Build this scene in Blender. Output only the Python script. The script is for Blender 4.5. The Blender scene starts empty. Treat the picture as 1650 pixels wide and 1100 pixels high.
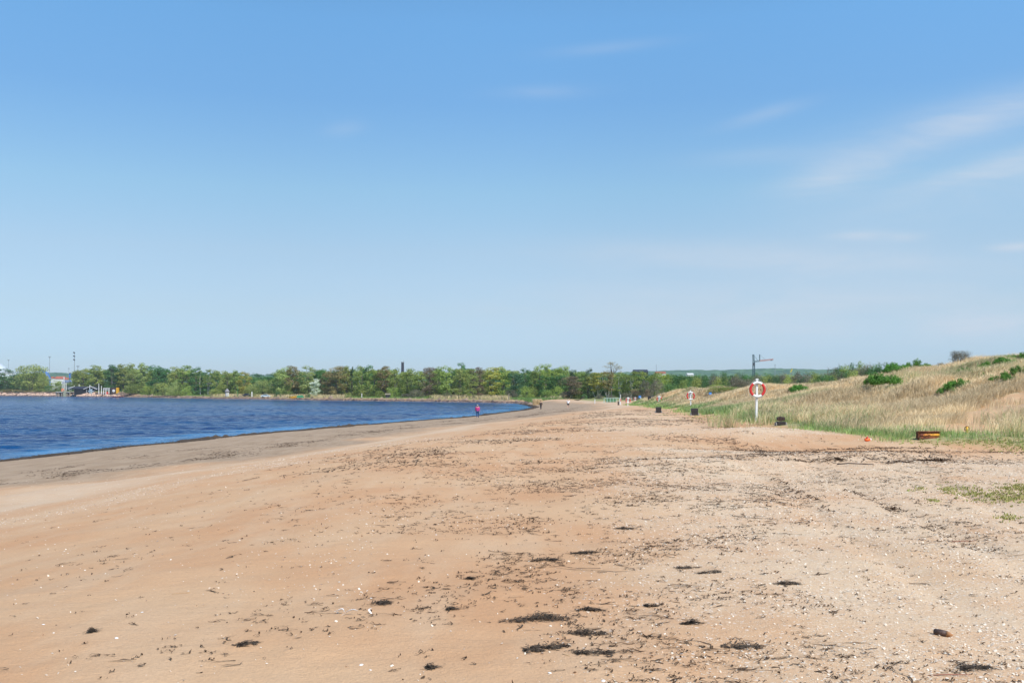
import bpy, math, random
import numpy as np
from mathutils import Vector, Matrix
R = math.radians
C = bpy.context.scene.collection
sc = bpy.context.scene
random.seed(7); rng = np.random.default_rng(7)

# ------------------------------------------------------------------ camera
F = 1604.0; PX0 = 825.0; PYH = 630.0; CZ = 3.8        # focal length in photo pixels, horizon row, eye height
cam_d = bpy.data.cameras.new('camera'); cam = bpy.data.objects.new('camera', cam_d); C.objects.link(cam)
cam.location = (0, 0, CZ); cam.rotation_euler = (R(90), 0, 0)
cam_d.sensor_width = 36; cam_d.lens = 35; cam_d.shift_y = 80/1650; cam_d.clip_end = 20000; cam_d.clip_start = 0.1
sc.camera = cam
sc.view_settings.view_transform = 'Standard'; sc.view_settings.look = 'None'
sc.view_settings.gamma = 1; sc.view_settings.exposure = 0.0
# ------------------------------------------------------------------ sun and sky
SUN_EL = 47.0
to_sun = Vector((0.62, -0.78, 0)).normalized()*math.cos(R(SUN_EL)) + Vector((0, 0, math.sin(R(SUN_EL))))
sd = bpy.data.lights.new('sun', 'SUN'); so = bpy.data.objects.new('sun', sd); C.objects.link(so)
sd.energy = 5.0; sd.angle = R(0.5); sd.color = (1.0, 0.955, 0.89)
so.rotation_euler = to_sun.to_track_quat('Z', 'Y').to_euler()
w = bpy.data.worlds.new("World"); sc.world = w; w.use_nodes = True
nt = w.node_tree; nt.nodes.clear()

class G:
    """small helper for node graphs"""
    def __init__(s, tree): s.t = tree; s.n = tree.nodes; s.l = tree.links
    def put(s, sock, v):
        if isinstance(v, bpy.types.NodeSocket): s.l.new(v, sock)
        elif v is not None:
            if isinstance(v, (tuple, list)) and len(v) == 3 and sock.type == 'RGBA': v = (*v, 1)
            sock.default_value = v
    def math(s, op, a, b=None, c=None, clamp=False):
        n = s.n.new('ShaderNodeMath'); n.operation = op; n.use_clamp = clamp
        for i, v in enumerate((a, b, c)):
            if v is not None: s.put(n.inputs[i], v)
        return n.outputs[0]
    def mix(s, f, a, b, blend='MIX'):
        n = s.n.new('ShaderNodeMix'); n.data_type = 'RGBA'; n.blend_type = blend
        s.put(n.inputs[0], f); s.put(n.inputs[6], a); s.put(n.inputs[7], b); return n.outputs[2]
    def ramp(s, v, lo, hi, a=0.0, b=1.0, smooth=True):
        n = s.n.new('ShaderNodeMapRange'); n.interpolation_type = 'SMOOTHSTEP' if smooth else 'LINEAR'
        s.put(n.inputs[0], v); s.put(n.inputs[1], lo); s.put(n.inputs[2], hi); s.put(n.inputs[3], a); s.put(n.inputs[4], b)
        return n.outputs[0]
    def noise(s, vec, scale, detail=4, rough=0.55, dist=0.0, dim='3D'):
        n = s.n.new('ShaderNodeTexNoise'); n.noise_dimensions = dim
        if vec is not None: s.put(n.inputs['Vector'], vec)
        s.put(n.inputs['Scale'], scale); s.put(n.inputs['Detail'], detail); s.put(n.inputs['Roughness'], rough); s.put(n.inputs['Distortion'], dist)
        return n.outputs['Fac']
    def mapping(s, vec, scale=(1, 1, 1), rot=(0, 0, 0), loc=(0, 0, 0)):
        n = s.n.new('ShaderNodeMapping'); s.put(n.inputs[0], vec); n.inputs[1].default_value = loc
        n.inputs[2].default_value = rot; n.inputs[3].default_value = scale; return n.outputs[0]
    def attr(s, name, out='Fac'):
        n = s.n.new('ShaderNodeAttribute'); n.attribute_name = name; return n.outputs[out]
    def bump(s, h, strength, dist, normal=None):
        n = s.n.new('ShaderNodeBump'); s.put(n.inputs['Height'], h); s.put(n.inputs['Strength'], strength); s.put(n.inputs['Distance'], dist)
        if normal is not None: s.put(n.inputs['Normal'], normal)
        return n.outputs[0]

g = G(nt)
sky = nt.nodes.new('ShaderNodeTexSky'); sky.sky_type = 'NISHITA'; sky.sun_disc = False
sky.sun_elevation = R(SUN_EL); sky.sun_rotation = math.atan2(to_sun.x, to_sun.y)
sky.altitude = 0; sky.air_density = 1.0; sky.dust_density = 0.35; sky.ozone_density = 1.6
tc = nt.nodes.new('ShaderNodeTexCoord'); sep = nt.nodes.new('ShaderNodeSeparateXYZ'); nt.links.new(tc.outputs['Generated'], sep.inputs[0])
az = g.math('ARCTAN2', sep.outputs[0], sep.outputs[1]); el = g.math('ARCSINE', sep.outputs[2])
comb = nt.nodes.new('ShaderNodeCombineXYZ'); nt.links.new(az, comb.inputs[0]); nt.links.new(el, comb.inputs[1])
cv = g.mapping(comb.outputs[0], scale=(5, 24, 1), rot=(0, 0, R(0)))
cn = g.noise(g.mapping(comb.outputs[0], rot=(0, 0, R(-14)), scale=(7, 34, 1)), 1.0, 9, 0.66, 0.5)
cn2 = g.noise(g.mapping(comb.outputs[0], rot=(0, 0, R(-8)), scale=(2.2, 7, 1), loc=(3, 1, 0)), 1.0, 4, 0.5, 0.3)
def gauss(ax, ay, sx, sy, rot=0, amp=1.0):
    du = g.math('SUBTRACT', az, ax); dv = g.math('SUBTRACT', el, ay)
    c, s_ = math.cos(rot), math.sin(rot)
    u = g.math('DIVIDE', g.math('ADD', g.math('MULTIPLY', du, c), g.math('MULTIPLY', dv, s_)), sx)
    v = g.math('DIVIDE', g.math('SUBTRACT', g.math('MULTIPLY', dv, c), g.math('MULTIPLY', du, s_)), sy)
    r2 = g.math('ADD', g.math('MULTIPLY', u, u), g.math('MULTIPLY', v, v))
    return g.math('MULTIPLY', g.math('EXPONENT', g.math('MULTIPLY', r2, -1.0)), amp)
def ang(px, py): return math.atan((px-PX0)/F), math.atan((PYH-py)/F*math.cos(math.atan((px-PX0)/F)))
tot = None
for (px, py, wx, wy, rt, amp) in [(1440, 245, .085, .012, .27, .50), (1350, 280, .045, .013, .20, .42), (1240, 183, .036, .0045, .20, .40), (1590, 188, .11, .014, .13, .55), (1650, 255, .09, .009, .22, .50), (1230, 252, .06, .006, .02, .22),
                                  (875, 149, .042, .0045, .02, .22), (555, 207, .018, .005, .15, .18), (1385, 380, .026, .0035, 0, .42), (1636, 398, .02, .003, 0, .8), (1460, 382, .016, .003, 0, .3),
                                  (1240, 418, .17, .011, -.06, .50), (1570, 523, .055, .009, 0, .50), (975, 78, .055, .004, .06, .14), (1570, 310, .13, .020, .1, .34), (1350, 505, .30, .028, 0, .42), (900, 500, .45, .028, 0, .16)]:
    a_, e_ = ang(px, py); q = gauss(a_, e_, wx*1.05, wy*1.35, rt, amp*1.2)
    tot = q if tot is None else g.math('ADD', tot, q)
cm = g.math('MULTIPLY', tot, g.ramp(g.math('ADD', g.math('MULTIPLY', cn, .7), g.math('MULTIPLY', cn2, .5)), .36, .88, 0.25, 1.0), clamp=True)
def lin(c): c = c/255; return c/12.92 if c < .04045 else ((c+.055)/1.055)**2.4
# a cleaner, bluer air than the sky model's: one multiplier per height above the horizon
cr = nt.nodes.new('ShaderNodeValToRGB'); nt.links.new(g.math('MULTIPLY', el, 1/0.40), cr.inputs[0])
STOPS = [(570, (189, 218, 237), (228, 237, 219)), (500, (186, 216, 236), (203, 227, 231)), (400, (173, 207, 235), (171, 202, 226)), (300, (152, 198, 233), (149, 181, 213)), (150, (121, 176, 229), (127, 158, 194)), (20, (113, 171, 227), (114, 143, 180))]
els = cr.color_ramp.elements
while len(els) < len(STOPS): els.new(.5)
for e_, (py_, tg, rn_) in zip(els, STOPS):
    e_.position = math.atan((630-py_)/1604*math.cos(math.atan(425/1604)))/.40; e_.color = (*[lin(a)/lin(b)/2 for a, b in zip(tg, rn_)], 1)
skyt = g.mix(1.0, sky.outputs[0], cr.outputs[0], 'MULTIPLY'); vm = nt.nodes.new('ShaderNodeVectorMath'); vm.operation = 'SCALE'; nt.links.new(skyt, vm.inputs[0]); nt.links.new(g.math('MULTIPLY', g.math('MULTIPLY', g.ramp(az, -.28, .05, 1.0, 1.07), g.ramp(az, .05, .5, 1.0, 1.10)), 2.0), vm.inputs['Scale'])
skyc = g.mix(cm, vm.outputs[0], (6.3, 6.9, 7.8))
bg = nt.nodes.new('ShaderNodeBackground'); nt.links.new(skyc, bg.inputs[0]); bg.inputs[1].default_value = 0.105
wo = nt.nodes.new('ShaderNodeOutputWorld'); nt.links.new(bg.outputs[0], wo.inputs[0])

# ------------------------------------------------------------------ numpy helpers
def vnoise(x, y, seed=0):
    xi = np.floor(x).astype(np.int64); yi = np.floor(y).astype(np.int64); fx = x-xi; fy = y-yi
    fx = fx*fx*(3-2*fx); fy = fy*fy*(3-2*fy)
    def h(a, b):
        n = (a*374761393 + b*668265263 + seed*974711) & 0x7fffffff
        n = ((n ^ (n >> 13))*1274126177) & 0x7fffffff
        return ((n ^ (n >> 16)) & 0xffff)/65535.0
    return (h(xi, yi)*(1-fx)+h(xi+1, yi)*fx)*(1-fy) + (h(xi, yi+1)*(1-fx)+h(xi+1, yi+1)*fx)*fy
def fbm(x, y, sc_, oct_=4, seed=0):
    t = 0; a = 1; tot = 0
    for i in range(oct_):
        t = t + a*vnoise(x*sc_*2**i + 17.3*i, y*sc_*2**i + 5.1*i, seed+i); tot += a; a *= .5
    return t/tot
def sstep(v, a, b):
    t = np.clip((v-a)/(b-a), 0, 1); return t*t*(3-2*t)
# ------------------------------------------------------------------ the shoreline, seen from above (metres)
near_sh = [(-60, -400), (-33, -40), (-30, 20), (-28.2, 54.9), (-27.4, 61), (-25.8, 70.9), (-22.9, 87), (-19.3, 101.6), (-14.0, 122), (-7.5, 141.7), (-2.6, 169), (2.7, 203), (5.2, 234)]
far_sh = [(4.2, 262), (3.2, 285), (1.0, 309), (-15.8, 341), (-53, 381), (-88, 420), (-124, 469), (-173.5, 530), (-250, 641), (-324, 717), (-418, 812), (-854, 1219), (-3500, 1900)]
SH = np.array(near_sh + far_sh); WP = np.array(near_sh + far_sh + [(-3500, -400)])
def in_poly(x, y, P):
    c = np.zeros(x.shape, bool); n = len(P)
    for i in range(n):
        x1, y1 = P[i]; x2, y2 = P[(i+1) % n]
        if y1 == y2: continue
        c ^= ((y1 > y) != (y2 > y)) & (x < (x2-x1)*(y-y1)/(y2-y1)+x1)
    return c
def seg_dist(x, y, P):
    d = np.full(x.shape, 1e9)
    for i in range(len(P)-1):
        ax, ay = P[i]; bx, by = P[i+1]; vx, vy = bx-ax, by-ay
        t = np.clip(((x-ax)*vx+(y-ay)*vy)/(vx*vx+vy*vy), 0, 1)
        d = np.minimum(d, np.hypot(x-ax-t*vx, y-ay-t*vy))
    return d
def shore(x, y):
    d = seg_dist(x, y, SH); s = np.where(in_poly(x, y, WP), -d, d)
    return s + (fbm(x, y, .22, 3, 5)-.5)*1.3
FY = [-100, 20, 29, 31, 34.5, 43, 59, 74, 104, 141, 175, 200, 215]
FX = [20, 18, 15.5, 13.2, 11.2, 10.3, 11.9, 13.4, 16.6, 18.5, 20.5, 24, 30]
RY = [-100, 40, 60, 66, 75, 85, 100, 120, 150, 170, 190, 215, 240]
RX = [38, 34, 31.5, 31.6, 31, 30.5, 29.6, 28, 27.5, 27, 27, 32, 40]
RZ = [4.6, 5.0, 5.35, 5.75, 5.15, 4.6, 4.05, 3.7, 3.75, 2.8, 1.8, 1.6, 1.5]
def foot(y): return np.interp(y, FY, FX)
def sw(y): return np.interp(y, [-100, 31, 43, 60, 110, 160, 230, 300], [13, 14, 16.5, 18.5, 19.5, 18, 14, 6])
def height(x, y):
    x = np.asarray(x, float); y = np.asarray(y, float)
    s = shore(x, y)
    W_ = sw(y); zw = np.interp(y, [31, 60, 110, 160, 230], [.6, .7, .9, 1.1, .9])
    cap = np.interp(y, [40, 60, 100, 150, 200, 300], [2.2, 2.25, 1.9, 1.55, 1.3, 1.4])
    zn = np.where(s < W_, zw*np.clip(s/W_, -9, 1), zw + (s-W_)*.12)
    k = .12
    zn = -k*np.log(np.exp(-np.clip(zn, -5, 8)/k)+np.exp(-cap/k))
    fcap = np.interp(y, [400, 625, 665, 900], [1.2, 1.35, 3.4, 3.4])
    zf = fcap*sstep(s, 0, np.interp(y, [400, 625, 665], [6, 6, 7])) + np.clip((s-10)*.012, 0, .5)
    fmix = sstep(y-x*.1, 290, 330)
    z = zn*(1-fmix)+zf*fmix
    z = np.where(s < 0, np.maximum(s*.06, -2.5), z)
    # dunes
    fx = foot(y); rx = np.interp(y, RY, RX); rz = np.interp(y, RY, RZ)
    t = (x-fx)/(rx-fx)
    ds = sstep(y, 215, 190)
    tc_ = np.clip(t, 0, 1); hill = np.where(t < 1, .6*tc_+.4*tc_*tc_*(3-2*tc_), 1)
    back = np.where(t > 1, 1-.42*sstep(x-rx, 0, 60), 1)
    dune = (rz-np.minimum(cap, rz))*hill*back
    bumps = ((fbm(x, y, .13, 3, 11)-.5)*2.6 + (fbm(x, y, .35, 3, 12)-.5)*1.1)*np.clip(t*2.2, 0, 1)*(1-.6*sstep(t, .75, 1.0)*sstep(t, 1.6, 1.1))
    z = z + (dune + bumps*.9)*np.where(y < 240, np.where(s > 0, 1, 0), 0)*np.interp(y, [205, 240], [1, 0])
    # low berms of shell sand and general unevenness of the beach
    z = z + .10*np.exp(-((y-23.0-.08*x+1.2*np.sin(x*.4))/1.3)**2)*sstep(x, 1, 5)*sstep(t, .3, -.2)
    z = z + .24*np.exp(-((y-36-.2*(x-8))/2.2)**2-((x-9.2)/3.6)**2)
    z = z - .16*np.exp(-((y-29)/2.6)**2)*sstep(x, 3, 8)*sstep(t, .4, -.1)
    z = z + .12*np.exp(-((x-6.0-(y-50)*.05)/2.2)**2)*sstep(y, 40, 50)*sstep(y, 110, 80)
    for (x0_, y0_, k_) in ((5.7, 16, .146), (7.35, 16, .146), (6.9, 14.5, .25), (3.9, 12, .12)):
        z = z - .028*np.exp(-((x-x0_-(y-y0_)*k_)/.17)**4)*sstep(y, 6, 9)*sstep(y, 26, 22)
    land = sstep(s, 3, 12)
    z = z + land*((fbm(x, y, .16, 3, 21)-.5)*.22 + (fbm(x, y, .9, 3, 22)-.5)*.05 + (fbm(x, y, 3.2, 3, 23)-.5)*.022*sstep(y, 60, 30))
    return z
def hz(x, y): return float(height(np.array([x]), np.array([y]))[0])
def hit(px, py):
    """where the sight line through a photo pixel meets the ground (real position on the terrain)"""
    d = np.concatenate([np.linspace(3, 60, 1200), np.linspace(60, 900, 4000)])
    x = (px-PX0)/F*d; zr = CZ+(PYH-py)/F*d; h = height(x, d)
    i = np.argmax(zr < h)
    if zr[i] >= h[i]: i = len(d)-1
    return float(x[i]), float(d[i]), float(h[i])
def at(px, d): x = (px-PX0)/F*d; return x, d, hz(x, d)
def zat(py, d): return CZ+(PYH-py)/F*d

# ------------------------------------------------------------------ object helpers
def tag(o, label=None, cat=None, group=None, kind=None):
    if label: o['label'] = label
    if cat: o['category'] = cat
    if group: o['group'] = group
    if kind: o['kind'] = kind
    return o
def empty(name, loc, rz=0, **k):
    o = bpy.data.objects.new(name, None); C.objects.link(o); o.location = loc; o.rotation_euler = (0, 0, rz); o.empty_display_size = .2
    return tag(o, **k)
def copy_tree(o, parent=None):
    c = o.copy(); C.objects.link(c)
    if parent: c.parent = parent
    for ch in list(o.children): copy_tree(ch, c)
    return c
def link(name, me, mat, parent=None, smooth=False):
    for m in (mat if isinstance(mat, (list, tuple)) else [mat]): me.materials.append(m)
    if smooth: me.polygons.foreach_set('use_smooth', [True]*len(me.polygons))
    o = bpy.data.objects.new(name, me); C.objects.link(o)
    if parent: o.parent = parent
    return o
def np_mesh(name, V, faces, attrs=None):
    """V (n,3); faces: list of int arrays (m,k)"""
    me = bpy.data.meshes.new(name); V = np.asarray(V, np.float32)
    me.vertices.add(len(V)); me.vertices.foreach_set('co', V.ravel())
    idx = np.concatenate([f.ravel() for f in faces]).astype(np.int32)
    tot = np.concatenate([np.full(len(f), f.shape[1]) for f in faces]).astype(np.int32)
    st = np.concatenate([[0], np.cumsum(tot)[:-1]]).astype(np.int32)
    me.loops.add(len(idx)); me.loops.foreach_set('vertex_index', idx)
    me.polygons.add(len(tot)); me.polygons.foreach_set('loop_start', st); me.polygons.foreach_set('loop_total', tot)
    for k, a in (attrs or {}).items():
        a = np.asarray(a, np.float32)
        if a.ndim == 1:
            at_ = me.attributes.new(k, 'FLOAT', 'POINT'); at_.data.foreach_set('value', a)
        else:
            at_ = me.attributes.new(k, 'FLOAT_COLOR', 'POINT'); at_.data.foreach_set('color', np.c_[a, np.ones(len(a))].astype(np.float32).ravel())
    me.update(calc_edges=True); me.validate(); return me
class MB:
    """collects simple solids into one mesh"""
    def __init__(s): s.v = []; s.f = []
    def add(s, v, f):
        b = len(s.v); s.v += [tuple(p) for p in v]; s.f += [tuple(i+b for i in q) for q in f]; return s
    def box(s, c, d, rz=0, taper=1.0, bev=0.0, rot=None):
        x, y, z = d[0]/2, d[1]/2, d[2]/2; V = []
        if bev <= 0:
            for zz, k in ((-z, 1), (z, taper)): V += [(-x*k, -y*k, zz), (x*k, -y*k, zz), (x*k, y*k, zz), (-x*k, y*k, zz)]
            Fc = [(3, 2, 1, 0), (4, 5, 6, 7), (0, 1, 5, 4), (1, 2, 6, 5), (2, 3, 7, 6), (3, 0, 4, 7)]
        else:
            b = bev; rings = []
            for zz, q, k in ((-z, b, 1), (-z+b, 0, 1), (z-b, 0, taper), (z, b, taper)):
                X = x*k-q; Y = y*k-q; r = b*.7
                rings.append([(-X+r, -Y, zz), (X-r, -Y, zz), (X, -Y+r, zz), (X, Y-r, zz), (X-r, Y, zz), (-X+r, Y, zz), (-X, Y-r, zz), (-X, -Y+r, zz)])
            for r_ in rings: V += r_
            Fc = [tuple(range(7, -1, -1)), tuple(range(24, 32))]
            for i in range(3):
                for j in range(8): Fc.append((i*8+j, i*8+(j+1) % 8, (i+1)*8+(j+1) % 8, (i+1)*8+j))
        M = rot if rot is not None else Matrix.Rotation(rz, 3, 'Z')
        return s.add([M @ Vector(p)+Vector(c) for p in V], Fc)
    def tube(s, pts, rad, n=8, cap=True):
        pts = [Vector(p) for p in pts]; rr = rad if isinstance(rad, (list, tuple)) else [rad]*len(pts); V = []; Fc = []
        up = None
        for i, p in enumerate(pts):
            d = (pts[min(i+1, len(pts)-1)]-pts[max(i-1, 0)]).normalized()
            if up is None: up = Vector((0, 0, 1)) if abs(d.z) < .9 else Vector((1, 0, 0))
            a = d.cross(up).normalized(); b = a.cross(d).normalized(); up = b
            for k in range(n):
                t = 2*math.pi*k/n; V.append(p+a*math.cos(t)*rr[i]+b*math.sin(t)*rr[i])
        for i in range(len(pts)-1):
            for k in range(n): Fc.append((i*n+k, i*n+(k+1) % n, (i+1)*n+(k+1) % n, (i+1)*n+k))
        if cap: Fc += [tuple(range(n-1, -1, -1)), tuple((len(pts)-1)*n+k for k in range(n))]
        return s.add(V, Fc)
    def ring(s, Rm, r, a0=0, a1=2*math.pi, n=40, m=12, sq=1.0):
        """torus arc in the x-z plane"""
        full = abs(a1-a0-2*math.pi) < 1e-6; V = []; Fc = []; N = n if full else n+1
        for i in range(N):
            t = a0+(a1-a0)*i/n
            for k in range(m):
                u = 2*math.pi*k/m; q = Rm+r*math.cos(u); V.append((q*math.cos(t), r*sq*math.sin(u), q*math.sin(t)))
        for i in range(n if full else n):
            j = (i+1) % N
            for k in range(m): Fc.append((i*m+k, i*m+(k+1) % m, j*m+(k+1) % m, j*m+k))
        if not full: Fc += [tuple(range(m-1, -1, -1)), tuple((N-1)*m+k for k in range(m))]
        return s.add(V, Fc)
    def prism(s, poly, z0, z1):
        n = len(poly); V = [(x, y, z0) for x, y in poly]+[(x, y, z1) for x, y in poly]
        Fc = [tuple(range(n-1, -1, -1)), tuple(range(n, 2*n))]+[(i, (i+1) % n, n+(i+1) % n, n+i) for i in range(n)]
        return s.add(V, Fc)
    def build(s, name, mat, parent=None, smooth=False):
        me = bpy.data.meshes.new(name); me.from_pydata(s.v, [], s.f); me.update()
        return link(name, me, mat, parent, smooth)

# ------------------------------------------------------------------ materials
def mat(name):
    m = bpy.data.materials.new(name); m.use_nodes = True; n = m.node_tree; n.nodes.clear(); q = G(n)
    out = n.nodes.new('ShaderNodeOutputMaterial'); p = n.nodes.new('ShaderNodeBsdfPrincipled'); n.links.new(p.outputs[0], out.inputs[0])
    return m, q, p, out
def paint(name, col, rough=.5, var=.25, scale=3.0, metal=0, bumpk=.1, col2=None, coord='Object'):
    m, q, p, _ = mat(name); t = q.n.new('ShaderNodeTexCoord'); n1 = q.noise(t.outputs[coord], scale, 5, .6)
    c2 = col2 or tuple(c*(1-var) for c in col)
    q.put(p.inputs['Base Color'], q.mix(q.ramp(n1, .35, .65), col, c2)); p.inputs['Metallic'].default_value = metal
    q.put(p.inputs['Roughness'], q.ramp(n1, 0, 1, rough*.85, min(1, rough*1.15)))
    if bumpk: q.put(p.inputs['Normal'], q.bump(q.noise(t.outputs[coord], scale*8, 4), bumpk, .01))
    return m
def leafmat(name, a, b, trans=.2, rough=.6):
    m, q, p, out = mat(name); tint = q.attr('tint')
    c = q.mix(tint, a, b); oi = q.n.new('ShaderNodeObjectInfo')
    hs = q.n.new('ShaderNodeHueSaturation'); q.put(hs.inputs['Color'], c)
    q.put(hs.inputs['Value'], q.ramp(oi.outputs['Random'], 0, 1, .85, 1.2, False)); q.put(hs.inputs['Hue'], q.ramp(oi.outputs['Random'], 0, 1, .49, .508, False))
    c = hs.outputs[0]
    q.put(p.inputs['Base Color'], c); p.inputs['Roughness'].default_value = rough; p.inputs['Specular IOR Level'].default_value = .25
    tr = q.n.new('ShaderNodeBsdfTranslucent'); q.put(tr.inputs[0], c); ms = q.n.new('ShaderNodeMixShader'); ms.inputs[0].default_value = trans
    q.l.new(p.outputs[0], ms.inputs[1]); q.l.new(tr.outputs[0], ms.inputs[2]); q.l.new(ms.outputs[0], out.inputs[0])
    return m

# sand
m_sand, q, p, _ = mat('beach_sand')
tcn = q.n.new('ShaderNodeTexCoord'); O = tcn.outputs['Object']
wet = q.attr('wet'); shell = q.attr('shell'); veg = q.attr('veg'); pale = q.attr('pale'); green = q.attr('green'); duff = q.attr('duff')
n_big = q.noise(O, .35, 4, .55); n_mid = q.noise(O, 2.2, 5, .6); n_str = q.noise(q.mapping(O, scale=(1.6, .35, 1), rot=(0, 0, R(-12))), 1.2, 5, .6)
n_fine = q.noise(O, 38, 4, .7); n_grain = q.noise(O, 300, 2, .8)
base = q.mix(q.ramp(n_big, .35, .68), (.565, .305, .150), (.600, .375, .208))
base = q.mix(q.math('MULTIPLY', q.ramp(n_str, .42, .72), .55), base, (.62, .415, .25))
base = q.mix(q.math('MULTIPLY', pale, q.ramp(n_mid, .2, .7, .6, 1)), base, (.62, .45, .30))
wetc = q.mix(q.ramp(n_str, .3, .7), (.315, .215, .13), (.405, .29, .19))
base = q.mix(wet, base, wetc)
base = q.mix(q.math('MULTIPLY', q.ramp(n_fine, .38, .68), .42), base, q.mix(.5, base, (.33, .21, .13)))
base = q.mix(q.math('MULTIPLY', q.ramp(n_grain, .55, .8), .35), base, (.66, .54, .42))
base = q.mix(q.math('MULTIPLY', q.ramp(n_grain, .45, .2), .4), base, (.30, .19, .12))
vo = q.n.new('ShaderNodeTexVoronoi'); q.put(vo.inputs['Vector'], O); vo.inputs['Scale'].default_value = 75
vr = q.n.new('ShaderNodeSeparateColor'); q.l.new(vo.outputs['Color'], vr.inputs[0])
vf = q.n.new('ShaderNodeTexVoronoi'); q.put(vf.inputs['Vector'], O); vf.inputs['Scale'].default_value = 28
vfr = q.n.new('ShaderNodeSeparateColor'); q.l.new(vf.outputs['Color'], vfr.inputs[0])
shm = q.ramp(q.noise(O, .9, 5, .65), .30, .62, .25, 1)
shd = q.math('MULTIPLY', shell, shm)
fac = q.math('MULTIPLY', q.math('LESS_THAN', vr.outputs[0], q.math('MULTIPLY', shd, .62)), q.math('LESS_THAN', vo.outputs['Distance'], .42))
shc = q.mix(vr.outputs[1], (.84, .71, .53), (.62, .47, .34))
base = q.mix(fac, base, shc)
fac2 = q.math('MULTIPLY', q.math('LESS_THAN', vfr.outputs[0], q.math('MULTIPLY', shd, .30)), q.math('LESS_THAN', vf.outputs['Distance'], .36))
base = q.mix(q.math('MULTIPLY', fac2, .8), base, (.80, .70, .60))
base = q.mix(q.math('MULTIPLY', shd, .6), base, (.70, .53, .355))
dr = q.mix(q.ramp(q.noise(O, 5, 4), .35, .65), (.68, .52, .32), (.50, .39, .22))
dg = q.mix(q.ramp(q.noise(O, 2.4, 4), .35, .65), (.15, .215, .06), (.24, .27, .09))
base = q.mix(q.math('MULTIPLY', duff, q.ramp(n_mid, .2, .55, .5, 1)), base, dr)
base = q.mix(q.math('MULTIPLY', green, q.ramp(n_mid, .25, .6, .45, 1)), base, dg)
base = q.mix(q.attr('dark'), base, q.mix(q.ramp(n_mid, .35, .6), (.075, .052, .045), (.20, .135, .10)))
q.put(p.inputs['Base Color'], base)
q.put(p.inputs['Roughness'], q.ramp(wet, 0, 1, .95, .88)); p.inputs['Specular IOR Level'].default_value = .3
h = q.math('ADD', q.math('MULTIPLY', q.noise(q.mapping(O, scale=(1, 1.7, 1), rot=(0, 0, .3)), 4.5, 5, .62), .028), q.math('MULTIPLY', q.noise(O, 42, 4, .75), .018))
h = q.math('ADD', h, q.math('MULTIPLY', q.math('MULTIPLY', fac, 1.0), .006))
q.put(p.inputs['Normal'], q.bump(h, .7, 1.0))

# ------------------------------------------------------------------ beach terrain: one sheet reaching the horizon
def grid_axis(lo, c0, c1, step, hi, grow):
    a = [c0]
    while a[-1] < c1: a.append(a[-1]+step)
    st = step
    while a[-1] < hi: st *= grow; a.append(a[-1]+st)
    b = [c0]; st = step
    while b[-1] > lo: st *= grow; b.append(b[-1]-st)
    return np.array(b[:0:-1]+a)
ys = [3.0]
while ys[-1] < 9000: ys.append(ys[-1]+max(.05, ys[-1]*.0075))
yb = [3.0]; st = .1
while yb[-1] > -3000: st *= 1.12; yb.append(yb[-1]-st)
YS = np.array(yb[:0:-1]+ys)
XS = grid_axis(-9000, -6, 24, .10, 9000, 1.022)
X, Y = np.meshgrid(XS, YS); Xf, Yf = X.ravel(), Y.ravel()
Z = height(Xf, Yf)
far_flat = sstep(np.hypot(Xf, Yf), 900, 1500); Z = Z*(1-far_flat)+np.minimum(Z, 2.5)*far_flat
s_ = shore(Xf, Yf); fx_ = foot(Yf); W_ = sw(Yf); t_ = (Xf-fx_)
nz = (fbm(Xf, Yf, .12, 4, 31)-.5)
a_wet = sstep(s_+(fbm(Xf, Yf, .5, 4, 33)-.5)*2.5, W_+2.2+nz*7, W_-3.2+nz*7)*np.where(Yf < 300, 1, 0); a_dark = sstep(Yf, 625, 660)*sstep(s_, 12, 8)+.75*sstep(Yf, 300, 345)*sstep(s_, 4.5, 3)  # a_dark: gap shade between boulders painted on the ground, plus brown far bank
ps = s_-W_
a_pale = np.exp(-((ps-2.6-nz*6)/2.2)**2) + .25*np.exp(-((ps-7.5-nz*8)/1.5)**2)
a_pale = np.clip(a_pale, 0, 1)*(1-a_wet)*sstep(Yf, 330, 250)
a_shell = sstep(Xf+nz*3-(Yf-12)*.04, .2, 3.2)*sstep(Yf, 25.5, 22.5)*.95
a_shell = np.maximum(a_shell, 1.0*np.exp(-((Yf-36-.2*(Xf-8)+nz*4)/2.2)**2-((Xf-9.4)/3.2)**2))
a_shell = np.maximum(a_shell, .9*np.exp(-((Yf-29.5-Xf*-.7+nz*5)/1.6)**2)*sstep(Xf, 2.5, 4.0)*sstep(Xf, 12, 9))
a_shell = np.maximum(a_shell, .16*np.exp(-((ps-7.5-nz*8)/1.1)**2)*sstep(Yf, 60, 30))
a_shell = np.maximum(a_shell, .6*sstep(Xf-(Yf-40)*.03+nz*10, 3, 7)*sstep(Yf, 30, 40)*sstep(Yf, 120, 70)*sstep(t_, -.5, -3))
a_shell = np.clip(a_shell, 0, 1)*(1-a_wet)
gz = fbm(Xf, Yf, .35, 3, 41)-.5
a_duff = sstep(t_+gz*3.5, .3, 2.2)*sstep(Yf, 222, 200)
inland = np.where((Yf > 300), sstep(s_+gz*3, 3.2, 5), 0); inland = np.maximum(inland, sstep(Yf-Xf*0, 235, 262)*sstep(s_+gz*6, 13, 18))
a_green = np.clip(np.exp(-((t_-2.0+gz*4)/1.4)**2)*.8, 0, 1)*sstep(Yf, 222, 200)*sstep(Yf,27,31)
a_green = np.clip(a_green+inland, 0, 1)
BARE_PX = [(1505, 690), (1548, 669), (1602, 643), (1655, 625), (1700, 640), (1700, 681), (1640, 687), (1560, 693)]
BARE = [hit(px, py)[:2] for px, py in BARE_PX]
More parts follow.
